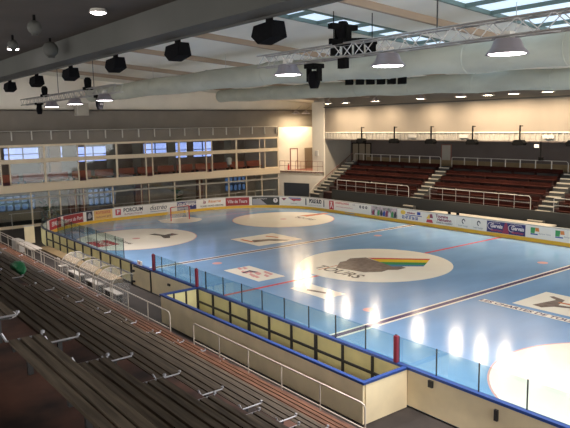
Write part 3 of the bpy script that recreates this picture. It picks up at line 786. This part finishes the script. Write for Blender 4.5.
f = MB().box(17.35, 17.45, YF-.06, YF, 3.25, 5.62).box(18.35, 18.45, YF-.06, YF, 3.25, 5.62).box(17.35, 18.45, YF-.06, YF, 5.55, 5.65)
d = struct(f.build('door_2', 'frame_brown')); MB().box(17.45, 18.35, YF-.04, YF, 3.25, 5.55).build('door_leaf', 'wall_cream', d); MB().box(18.2, 18.3, YF-.1, YF-.04, 4.2, 4.25).build('door_handle', 'metal', d)
d = struct(MB().box(19.5, 20.8, YF-.06, YF, 3.25, 5.62).build('door_3', 'door_grey')); MB().box(19.6, 19.7, YF-.1, YF-.06, 4.2, 4.25).build('door_handle', 'metal', d)
t = thing('fire_extinguisher', 'small red fire extinguisher on the balcony left of the framed door', 'extinguisher', (17.0, YF-.25, 3.25))
MB().lathe([(0, 0), (.10, 0), (.10, .5), (.05, .6), (.03, .68), (0, .68)], (16.9, YF-.3, 3.25), 12).build('cylinder', 'red', t, smooth=True)
MB().box(16.86, 16.94, YF-.36, YF-.24, 3.92, 3.98).build('handle', 'post_dark', t)
# pier at the head of the stand
struct(MB().box(17.8, 21.9, 24.6, 26.3, -.06, 11.4).build('wall_stand_end', 'wall_side'))
struct(MB().box(17.66, 17.80, 24.55, 26.45, -.06, 10.6).build('trim_8', 'wall_white'))
tag(MB().box(17.5, 17.66, 25.4, 25.9, 4.9, 5.5).build('meter_box', 'rail_grey', bevel=.02), 'small grey box on the white pier beside the stand', 'box')

# ------------------------------------------------------------------ right stand
XS = 15.5
struct(MB().box(17.8, 18.1, -30, 24.6, 7.42, 12.0).build('wall_right_upper', 'wall_beige_upper'))
par = struct(MB().box(17.8, 17.9, -30, 24.6, 6.72, 7.36).build('trim_9', 'wall_side'))
struct(MB().box(17.72, 18.1, -30, 24.6, 7.36, 7.44).build('trim_10', 'wall_white'))
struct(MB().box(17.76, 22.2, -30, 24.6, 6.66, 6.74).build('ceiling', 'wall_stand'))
mb = MB()
for i in range(120): y = 24.4-.45*i; mb.box(17.74, 17.80, y-.06, y+.06, 6.76, 7.34)
struct(mb.build('trim_11', 'wall_side'))
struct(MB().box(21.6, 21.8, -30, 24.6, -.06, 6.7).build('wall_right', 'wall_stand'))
for y in (12.5, 6.9, -.6):
    tag(MB().box(17.66, 17.74, y-.45, y+.45, 6.95, 7.22).build('vent_grille', 'cap_pale'), {12.5: 'pale vent grille on the parapet over the stand, left one', 6.9: 'pale vent grille on the parapet over the stand, middle one', -.6: 'pale vent grille on the parapet over the stand, right one'}[y], 'vent')
# doors in the stand's back wall
f = MB()
for y in (24.3, 23.3, 22.3, 21.5): f.box(21.52, 21.6, y-.05, y+.05, 4.2, 6.2)
f.box(21.52, 21.6, 21.45, 24.35, 6.12, 6.22)
d = struct(f.build('door_4', 'black')); MB().box(21.56, 21.6, 21.5, 24.3, 4.2, 6.12).build('door_leaf', 'door_grey', d)
f = MB().box(21.52, 21.6, 11.1, 11.18, 4.2, 6.2).box(21.52, 21.6, 12.2, 12.28, 4.2, 6.2).box(21.52, 21.6, 11.1, 12.28, 6.14, 6.22)
d = struct(f.build('door_5', 'frame_brown')); MB().box(21.56, 21.6, 11.18, 12.2, 4.2, 6.14).build('door_leaf', 'wall_side', d)
# terrace
NR = 6
sp = thing('seating_terrace', 'dark stepped terrace with a dark grey front wall on the far side', 'terrace', (18, 0, -.06))
MB().box(15.4, 15.55, -29, 20.9, -.06, 1.80).build('front_wall', 'step_dark', sp)
def row_x(k): return 15.55+.80*k
def row_z(k): return 1.45+.47*k
for k in range(NR):
    for ya, yb in ((11.2, 22.3), (-.7, 10.0), (-29, -1.95)):
        MB().box(row_x(k), row_x(k+1), ya, yb, max(-.06, row_z(k)-1.0), row_z(k)).build('terrace_step', 'maroon_dark', sp)
MB().box(row_x(NR), 21.5, -29, 23.9, 3.0, 4.20).build('top_walkway', 'step_dark', sp)
sect = [(11.35, 20.6, 'left section'), (-.5, 9.0, 'middle section'), (-14.0, -2.5, 'right section')]
for si, (ya, yb, nm) in enumerate(sect):
    pro = None
    for k in range(NR):
        b1 = yb+ (1.5 if si == 0 and k else 0) + (.9 if si == 1 and k > 1 else 0)
        t = thing('stand_bench', 'maroon bench in the %s of the far stand, %s row up' % (nm, ORD[k]), 'bench', (row_x(k)+.4, (ya+b1)/2, row_z(k)), 'maroon bench rows of the far stand')
        MB().box(row_x(k)+.25, row_x(k)+.62, ya, b1, row_z(k)+.36, row_z(k)+.42).build('seat', 'maroon', t)
        MB().box(row_x(k)+.60, row_x(k)+.66, ya, b1, row_z(k)+.40, row_z(k)+.68).build('backrest', 'maroon', t)
        for i in range(6):
            y = ya+.2+(b1-ya-.4)*i/5; MB().box(row_x(k)+.3, row_x(k)+.6, y-.03, y+.03, row_z(k), row_z(k)+.36).build('leg', 'maroon_dark', t)
# stairs
def stairs(y0, y1, label, n=11, x0=15.0, x1=20.35, z0=.85, z1=4.20):
    t = thing('staircase', label, 'stairs', (x0, (y0+y1)/2, -.06), 'stairs of the far stand')
    for i in range(n):
        xa = x0+(x1-x0)*i/n; za = z0+(z1-z0)*(i+1)/n-.02
        st_ = MB().box(xa, x0+(x1-x0)*(i+1)/n+.01, y0, y1, max(-.06, za-1.0), za).build('step', 'step_dark', t)
        MB().box(xa-.015, xa+.10, y0+.03, y1-.03, za, za+.02).box(xa-.02, xa, y0+.03, y1-.03, za-.07, za+.02).build('nosing', 'nosing', st_)
    return t
stairs(10.02, 11.18, 'stairs with pale nosings in the middle of the far stand')
stairs(-1.93, -.72, 'stairs with pale nosings towards the right edge of the far stand', n=11)
stairs(22.35, 23.75, 'stairs with pale nosings against the white end wall of the far stand', z0=1.0)
# sloped parapet + handrail of the left stairs
struct(MB().extr([(15.2, -.06), (17.8, -.06), (17.8, 2.9), (15.9, 1.9), (15.2, 1.2)], 'Y', 24.0, 24.2).build('wall_stair_side', 'wall_side'))
struct(MB().extr([(17.0, 1.5), (21.5, 3.9), (21.5, 4.4), (15.3, 1.1), (15.3, -.06), (17.0, -.06)], 'Y', 23.95, 24.05).build('wall_stair_side', 'wall_side'))
t = thing('stair_handrail', 'brown handrail climbing the end wall beside the left stairs', 'railing', (18, 24.4, .5))
MB().tube([(16.0, 23.85, 1.95), (16.2, 23.85, 2.15), (21.2, 23.85, 5.15)], .03, 6).build('rail', 'frame_brown', t)
for i in range(6): x = 16.3+.95*i; MB().tube([(x, 23.88, 1.2+(x-16.3)*.6), (x, 23.85, 2.2+(x-16.3)*.6)], .02, 6).build('post', 'frame_brown', t)
def srail(x, y0, y1, z0, z1, label, n, mid=True, group='pale railings of the far stand'):
    t = thing('stand_railing', label, 'railing', (x, (y0+y1)/2, z0), group)
    MB().tube([(x, y0, z0), (x, y0, z1-.15), (x, y0+.15, z1), (x, y1-.05, z1), (x, y1, z1-.05), (x, y1, z0)], .032, 6).build('top_rail', 'rail_grey', t)
    if mid: MB().tube([(x, y0, (z0+z1)/2), (x, y1, (z0+z1)/2)], .024, 6).build('middle_rail', 'rail_grey', t)
    for i in range(1, n): y = y0+(y1-y0)*i/n; MB().tube([(x, y, z0), (x, y, z1)], .022 if mid else .045, 6).build('post', 'rail_grey', t)
srail(15.6, 11.05, 20.3, 1.80, 2.78, 'lower railing of the left section of the far stand', 7)
srail(15.6, -.6, 8.7, 1.80, 2.80, 'lower railing of the middle section of the far stand', 7)
srail(15.6, -14, -2.4, 1.80, 2.80, 'lower railing at the right picture edge of the far stand', 8)
srail(20.2, 11.25, 22.5, 4.2, 5.12, 'upper railing of the left section of the far stand', 9, False)
srail(20.2, -.9, 10.0, 4.2, 5.12, 'upper railing of the middle section of the far stand', 8, False)
srail(20.2, -13, -1.9, 4.2, 5.12, 'upper railing at the right picture edge of the far stand', 8, False)
struct(MB().box(21.50, 21.6, -29, 22, 4.2, 4.75).build('baseboard_right', 'platform'))
# small devices on the far board
for y, nm in ((4.7, 'left of two small black latches on the far board cap'), (3.9, 'right of two small black latches on the far board cap')):
    tag(MB().box(13.02, 13.10, y-.12, y+.12, 1.20, 1.36).build('board_latch', 'black'), nm, 'latch')
tag(MB().box(13.4, 15.0, -3.0, 7.5, .92, 1.02).box(13.5, 14.9, -2.9, 7.4, -.06, .92).build('covered_bench', 'wall_side'), 'pale covered players bench behind the far boards', 'bench')
# hanging speakers on rods
pro = None
for i in range(8):
    y = 18.59-4.27*i
    lb = 'black box hanging on a rod before the far stand, %s from the left' % ORD[i]
    if pro is None:
        t = thing('hanging_speaker', lb, 'speaker', (17.3, y, 6.85), 'black boxes on rods before the far stand'); pro = t
        MB().tube([(17.3, y, 6.8), (17.3, y, 7.95)], .07, 6).build('rod', 'black', t)
        MB().box(17.28, 17.66, y-.03, y+.03, 7.86, 7.92).build('arm', 'black', t)
        MB().extr([(y-.42, 6.42), (y+.42, 6.42), (y+.50, 6.6), (y+.3, 6.84), (y-.3, 6.84), (y-.50, 6.6)], 'X', 17.02, 17.5).build('speaker_box', 'black', t)
    else: copy_tree(pro, (17.3, y, 6.85), lb)
t = thing('floodlight', 'white floodlight on a dark bracket under the parapet at the right', 'lamp', (17.5, 0, 6.5))
MB().box(17.4, 17.5, .0, .35, 6.25, 6.5).build('lamp_head', 'board_white', t, bevel=.02)
MB().tube([(17.55, -.1, 6.7), (17.55, -.15, 5.3)], .04, 6).build('bracket', 'black', t)
MB().box(17.45, 17.65, -.3, .0, 5.3, 5.55).build('transformer', 'black', t)

# ------------------------------------------------------------------ ceiling
def cz(x): return 13.45-.073*(x+15.7)
sky = [(-22.0, -20.0), (-14.0, -10.1), (-5.2, -3.3)]
def cseg(y0, y1, x0=-15.7, x1=24.):
    return struct(MB().extr([(x0, cz(x0)), (x1, cz(x1)), (x1, cz(x1)+.3), (x0, cz(x0)+.3)], 'Y', y0, y1).build('ceiling', 'ceiling_white'))
ybr = [-33]+[v for s in sky for v in s]+[38]
for i in range(0, len(ybr), 2): cseg(ybr[i], ybr[i+1])
for i, (a, b) in enumerate(sky):
    f = MB(); n = 13; X0, X1 = -15.6, 6.0
    cseg(a, b, 6.0)
    for y in (a+.06, b-.06): f.extr([(X0, cz(X0)-.06), (X1, cz(X1)-.06), (X1, cz(X1)+.2), (X0, cz(X0)+.2)], 'Y', y-.06, y+.06)
    for k in range(n+1):
        x = X0+(X1-X0)*k/n; f.box(x-.05, x+.05, a, b, cz(x)-.05, cz(x)+.15)
    w = struct(f.build('window_%d' % wn, 'teal_frame')); wn += 1
    MB().extr([(X0, cz(X0)+.1), (X1, cz(X1)+.1), (X1, cz(X1)+.14), (X0, cz(X0)+.14)], 'Y', a+.1, b-.1).build('pane', 'skylight_pane', w)
for y in (2.8, 10.3, 18.1, 25.6, -8.0):
    struct(MB().extr([(-15.6, cz(-15.6)-.28), (23.9, cz(23.9)-.28), (23.9, cz(23.9)), (-15.6, cz(-15.6))], 'Y', y-.1, y+.1).build('trim_12', 'rib_brown'))
# edge beam and low ceiling of the near stand
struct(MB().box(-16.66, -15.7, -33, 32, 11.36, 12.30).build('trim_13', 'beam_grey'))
struct(MB().box(-15.78, -15.68, -33, 32, 11.30, 11.42).build('trim_14', 'step_dark'))
struct(MB().box(-16.7, -15.6, -33, 32, 12.3, 13.8).build('trim_15', 'ceiling_white'))
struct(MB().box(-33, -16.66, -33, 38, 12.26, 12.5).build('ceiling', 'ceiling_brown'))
# shell behind the camera
struct(MB().box(-33, -18, 31.4, 31.6, -.2, 14).build('wall_back', 'wall_grey'))
struct(MB().box(23.6, 23.8, -33, 38, -.2, 14).build('wall_right', 'wall_white'))
# ------------------------------------------------------------------ ducts
def duct(name, pts, r, label):
    n = 60; P = []
    for i in range(n+1):
        t = i/n*(len(pts)-1); k = min(int(t), len(pts)-2); u = t-k
        P.append(Vector(pts[k]).lerp(Vector(pts[k+1]), u) + Vector((.04*sin(i*1.3), 0, .04*sin(i*.9))))
    t = thing(name, label, 'duct', tuple(P[0]))
    MB().tube(P, r, 20).build('duct_skin', 'duct', t, smooth=True)
    for i in range(2, n, 6):
        p = P[i]; ring = [(p.x+(r+.01)*cos(a), p.y, p.z+(r+.01)*sin(a)) for a in [2*pi*k/24 for k in range(25)]]
        MB().tube(ring, .025, 4).build('seam_ring', 'duct', t)
    return t
d1_ = duct('air_duct', [(-5, -24, 10.6), (-5, -10, 10.85), (-5, 5, 11.2), (-5, 30.4, 11.25)], .62, 'large grey-green fabric air duct running under the ceiling, the nearer one')
d2_ = duct('air_duct', [(5, -24, 10.25), (5, -8, 10.42), (5, 8, 10.75), (5, 24.6, 11.0)], .55, 'grey-green fabric air duct further back with a closed end')
for dd, x, zz in ((d1_, -5, .62), (d2_, 5, .55)):
    for y in (-12, -2, 8, 18):
        base = {-12: 10.8, -2: 11.0, 8: 11.2, 18: 11.25}[y] if x < 0 else {-12: 10.0, -2: 10.3, 8: 10.7, 18: 10.9}[y]
        MB().tube([(x, y, base+zz-.05), (x, y, cz(x))], .015, 4).build('hanger', 'metal', dd)
t = thing('duct_junction', 'brown square box on the far wall under the end of the duct', 'box', (-5.9, 30.4, 9.8))
MB().box(-6.5, -5.4, 30.2, 30.88, 9.4, 10.5).build('box_body', 'wall_side', t, bevel=.03)
t = thing('cable_tray', 'thin dark cable tray along the top of the beige far wall', 'cable tray', (17.6, 0, 10.0))
MB().box(17.6, 17.79, -28, 24.5, 9.95, 10.05).build('tray', 'step_dark', t)

# ------------------------------------------------------------------ speakers under the beam
sy = {}
pro = None
for i in range(7):
    y = -10.85+5.45*i
    lb = 'large black faceted speaker under the beam, %s counted from the camera' % ORD[i]
    if pro is None:
        pro = thing('beam_speaker', lb, 'speaker', (-15.6, y, 11.3), 'black speakers under the grey beam')
        bx = MB()
        # faceted cabinet, wide at the front
        fr = [(-.42, -.62), (.42, -.62), (.50, 0.05), (.42, .0), (-.42, .0)]
        bx.raw([(-15.6+x, y+yy, 11.22+z) for x, yy, z in [(-.25, -.50, -.02), (.25, -.50, -.02), (.30, .52, -.10), (-.30, .52, -.10), (-.32, -.55, -.55), (.32, -.55, -.55), (.30, .30, -.72), (-.30, .30, -.72), (.34, .62, -.45), (-.34, .62, -.45)]],
               [(0, 1, 2, 3), (4, 5, 6, 7), (0, 1, 5, 4), (1, 2, 8, 6, 5), (3, 0, 4, 7, 9), (6, 7, 9, 8), (2, 3, 9, 8)])
        bx.build('cabinet', 'black_gloss', pro, bevel=.02)
        MB().box(-15.7, -15.5, y-.08, y+.08, 11.15, 11.36).build('bracket', 'black', pro)
        MB().raw([(-15.6+x, y+yy, 11.22+z) for x, yy, z in [(-.26, .33, -.715), (.26, .33, -.715), (.29, .61, -.47), (-.29, .61, -.47)]], [(0, 1, 2, 3)]).build('grille', 'black', pro)
        pro.scale = (.86, .86, .86)
    else: copy_tree(pro, (-15.6, y, 11.3), lb)
# round fittings on the low ceiling
for x, y, lit, nm in ((-18.15, -4.63, 1, 'lit round downlight in the low ceiling at the top of the picture'), (-17.82, 6.99, 1, 'lit round downlight in the low ceiling at the left picture edge')):
    t = thing('ceiling_downlight', nm, 'ceiling light', (x, y, 12.26))
    MB().lathe([(0, 0), (.26, 0), (.30, -.12), (.27, -.12), (.0, -.10)], (x, y, 12.26), 20).build('housing', 'rail_grey', t)
    MB().lathe([(0, -.125), (.25, -.125), (.18, -.16), (0, -.17)], (x, y, 12.26), 20).build('diffuser', 'lamp_lit', t)
for x, y, r, nm in ((-17.3, 3.1, .34, 'dark round ball speaker under the low ceiling'), (-19.6, -2.4, .25, 'small dark round fitting at the top left corner'), (-18.9, 3.0, .22, 'small dark round fitting near the left edge of the low ceiling')):
    t = thing('ceiling_speaker', nm, 'speaker', (x, y, 12.26))
    MB().tube([(x, y, 12.26), (x, y, 12.0)], .05, 8).build('stem', 'black', t)
    MB().lathe([(0.001, r), (r*.5, r*.87), (r*.87, r*.5), (r, 0), (r*.87, -r*.5), (r*.5, -r*.87), (0.001, -r)], (x, y, 11.98-r*.6), 18).build('ball', 'beam_grey', t, smooth=True)
    MB().lathe([(0, 0), (r*.5, 0.0), (r*.45, -.03), (0, -.03)], (x, y, 11.98-r*1.58), 16).build('grille', 'step_dark', t)

# ------------------------------------------------------------------ trusses, lamps, moving heads
TX = -13.8
def truss(y0, y1, z0, z1, label):
    """square lattice truss along Y; z of the axis at y0 / y1"""
    t = thing('lighting_truss', label, 'truss', (TX, (y0+y1)/2, (z0+z1)/2), 'aluminium lighting trusses')
    h = .19
    zc = lambda y: z0+(z1-z0)*(y-y0)/(y1-y0)
    for dx in (-h, h):
        for dz in (-h, h):
            MB().tube([(TX+dx, y0, z0+dz), (TX+dx, y1, z1+dz)], .028, 6).build('chord', 'metal', t)
    lace = MB(); n = int((y1-y0)/.42)
    for i in range(n):
        a, b = y0+(y1-y0)*i/n, y0+(y1-y0)*(i+1)/n; sg = 1 if i % 2 else -1
        for dx in (-h, h): lace.tube([(TX+dx, a, zc(a)-h*sg), (TX+dx, b, zc(b)+h*sg)], .014, 5)
        for dz in (-h, h): lace.tube([(TX-h*sg, a, zc(a)+dz), (TX+h*sg, b, zc(b)+dz)], .014, 5)
    lace.build('lacing', 'metal', t)
    for y in (y0, y1):
        MB().box(TX-h-.02, TX+h+.02, y-.015, y+.015, zc(y)-h-.02, zc(y)+h+.02).build('end_frame', 'metal', t) if False else None
    for y in ((y0*.8+y1*.2), (y0*.45+y1*.55)):
        MB().tube([(TX, y, zc(y)+h), (TX, y, cz(TX))], .02, 5).build('hanging_cable', 'post_dark', t)
    return t
truss(-24.5, -7.95, 10.33, 10.42, 'long aluminium lattice truss crossing the upper right of the picture')
truss(4.0, 20.2, 10.22, 10.12, 'far aluminium lattice truss at the upper left below the beam')
def area(name, loc, size, energy, col, spread=None):
    ld = bpy.data.lights.new(name, 'AREA'); ld.shape = 'DISK'; ld.size = size; ld.energy = energy; ld.color = col
    if spread: ld.spread = spread
    lo = bpy.data.objects.new(name, ld); COL.objects.link(lo); lo.location = loc; return lo
lamps = [(-17.38, 9.83, 'bell lamp on the long truss, nearest the right picture edge'), (-13.76, 9.86, 'bell lamp on the long truss, in the middle of the picture'), (-9.39, 9.93, 'bell lamp near the left end of the long truss'),
         (5.9, 9.72, 'bell lamp on the far truss, right one of three'), (10.2, 9.68, 'bell lamp on the far truss, middle one of three'), (14.3, 9.66, 'bell lamp on the far truss, left one of three'), (-22.5, 9.83, 'bell lamp on the long truss, outside the picture')]
pro = None
for y, z, lb in lamps:
    if pro is None:
        pro = thing('bell_lamp', lb, 'lamp', (TX, y, z), 'lit bell lamps on the trusses')
        MB().lathe([(0, .30), (.26, .30), (.30, .26), (.36, .10), (.46, .0), (.48, -.04), (.45, -.04), (.40, 0), (0, .10)], (TX, y, z), 24).build('shade', 'lamp_shade', pro, smooth=True)
        MB().lathe([(0, -.01), (.40, -.01), (.40, -.035), (0, -.04)], (TX, y, z), 24).build('glass', 'lamp_lit', pro)
        MB().box(TX-.1, TX+.1, y-.12, y+.12, z+.30, z+.46).build('ballast', 'rail_grey', pro)
        MB().tube([(TX, y, z+.4), (TX, y, z+.5)], .03, 6).build('hook', 'metal', pro)
    else: copy_tree(pro, (TX, y, z), lb)
    area('truss_light', (TX, y, z-.06), .7, 250 if y > -20 else 110, (1.0, .90, .86), rad(130))
# moving heads
def moving_head(y, z, up, lb):
    t = thing('moving_head_light', lb, 'stage light', (TX, y, z))
    s = 1 if up else -1
    MB().box(TX-.22, TX+.22, y-.24, y+.24, z-.08 if up else z-.06, z+.08).build('base', 'black', t, bevel=.02)
    for q in (-1, 1): MB().box(TX-.09, TX+.09, y+q*.24-.03, y+q*.24+.03, min(z, z+s*.45), max(z, z+s*.45)).build('yoke_arm', 'black', t)
    c = z+s*.36
    MB().lathe([(0, -.30), (.13, -.30), (.19, -.12), (.20, .08), (.12, .22), (0, .24)], (TX, y, c), 14).build('head', 'black_gloss', t, smooth=True)
    return t
moving_head(-10.69, 10.06, False, 'black moving head light hanging under the long truss beside the bell lamp')
t = moving_head(-11.99, 10.55+.1, True, 'black moving head light standing on top of the long truss')
MB().box(TX-.5, TX+.5, -12.1, -11.9, 11.0, 11.15).build('cross_bar', 'black', t)
MB().box(TX-.09, TX+.09, -12.15, -11.85, 9.9, 10.2).build('lower_body', 'black', t)
moving_head(8.1, 10.42, True, 'black moving head light on top of the far truss, right one')
moving_head(15.5, 10.38, True, 'black moving head light on top of the far truss, left one')
moving_head(16.8, 9.90, False, 'black moving head light hanging under the left end of the far truss')
moving_head(6.6, 9.92, False, 'black moving head light hanging under the right end of the far truss')
# black lighting bars over the ice
def light_bar(c, ln, lb, n=6):
    t = thing('lighting_bar', lb, 'stage light', c)
    x, y, z = c
    dx, dy = .79, -.61
    def P(u, v, w): return (x+u*dx-v*dy, y+u*dy+v*dx, z+w)
    def bx_(name, u0, u1, v0, v1, w0, w1, m='black'):
        vs = [P(u, v, w) for w in (w0, w1) for u, v in ((u0, v0), (u1, v0), (u1, v1), (u0, v1))]
        return MB().raw(vs, [(3, 2, 1, 0), (4, 5, 6, 7), (0, 1, 5, 4), (1, 2, 6, 5), (2, 3, 7, 6), (3, 0, 4, 7)]).build(name, m, t)
    bx_('bar', -ln/2, ln/2, -.15, .15, .1, .35)
    for i in range(n):
        u = -ln/2+ln*(i+.5)/n; bx_('lamp_can', u-ln/n*.36, u+ln/n*.36, -.25, .25, -.32, .1)
    for u in (-ln/2+.2, ln/2-.2):
        MB().tube([P(u, 0, .35), P(u, 0, cz(P(u, 0, 0)[0])-z-.02)], .02, 5).build('cable', 'black', t)
    return t
light_bar((0.4, .4, 10.85), 3.7, 'black row of lamps hanging over the middle of the ice, below the duct')
light_bar((-7.9, -6.3, 11.45), 2.0, 'black lamp cluster hanging behind the long truss', 4)
# row of lamps along the far wall
pro = None
ry = [21.8, 19.3, 15.3, 10.0, 5.9, 3.4, 1.2, -1.5, -5.0, -9.0, -13.0, -17.0]  # trailing entries are unseen lamps, added to light the near ice
for i, y in enumerate(ry):
    lb = 'warm bell lamp in the ceiling row before the far wall, %s from the left' % ORD[i]
    z = 10.30
    if pro is None:
        pro = thing('wall_row_lamp', lb, 'lamp', (15.8, y, z), 'warm lamps in the row by the far wall')
        MB().lathe([(0, .34), (.10, .34), (.16, .28), (.28, .14), (.48, .0), (.50, -.05), (.47, -.05), (.44, 0), (0, .10)], (15.8, y, z), 20).build('shade', 'lamp_shade', pro, smooth=True)
        MB().lathe([(0, -.01), (.44, -.01), (.44, -.03), (0, -.04)], (15.8, y, z), 20).build('glass', 'lamp_lit_warm', pro)
        MB().tube([(15.8, y, z+.34), (16.6, y, cz(15.8))], .02, 5).build('rod', 'metal', pro)
    else: copy_tree(pro, (15.8, y, z), lb)
    area('row_light', (15.8, y, z-.06), .8, 170, (1.0, .80, .58), rad(160))
# far corner lamps
for x, y, z, lb in ((17.5, 29.0, 9.5, 'left of the two bright bell lamps glowing against the far corner wall'), (18.9, 29.0, 9.5, 'right of the two bright bell lamps glowing against the far corner wall')):
    t = copy_tree(pro, (x, y, z), lb); t['group'] = 'bright lamps in the far corner'
    area('corner_light', (x, y, z-.16), .8, 110, (1.0, .78, .50))

# ------------------------------------------------------------------ world + camera
w = bpy.data.worlds.new('World'); SC.world = w; w.use_nodes = True
bg = w.node_tree.nodes['Background']; bg.inputs['Color'].default_value = (.80, .78, .76, 1); bg.inputs['Strength'].default_value = 2.5

cam = bpy.data.cameras.new('Camera'); co = bpy.data.objects.new('Camera', cam); COL.objects.link(co)
cx, cy, cz_, yaw, pitch, roll, f = CAM = (-26.7289, -25.7848, 8.3085, 0.6593, -0.1404, -0.0171, 629.75)
fw = Vector((sin(yaw)*cos(pitch), cos(yaw)*cos(pitch), sin(pitch))); r = Vector((cos(yaw), -sin(yaw), 0)); u = r.cross(fw)
r2 = r*cos(roll)+u*sin(roll); u2 = -r*sin(roll)+u*cos(roll)
co.matrix_world = Matrix(((r2.x, u2.x, -fw.x, cx), (r2.y, u2.y, -fw.y, cy), (r2.z, u2.z, -fw.z, cz_), (0, 0, 0, 1)))
cam.sensor_width = 36; cam.lens = f*36/570; cam.clip_start = .05; cam.clip_end = 300
cam.shift_y = -.5/570
SC.camera = co
SC.view_settings.view_transform = 'Standard'; SC.view_settings.look = 'None'; SC.view_settings.gamma = 1
SC.view_settings.use_curve_mapping = False
SC.view_settings.exposure = 0.68
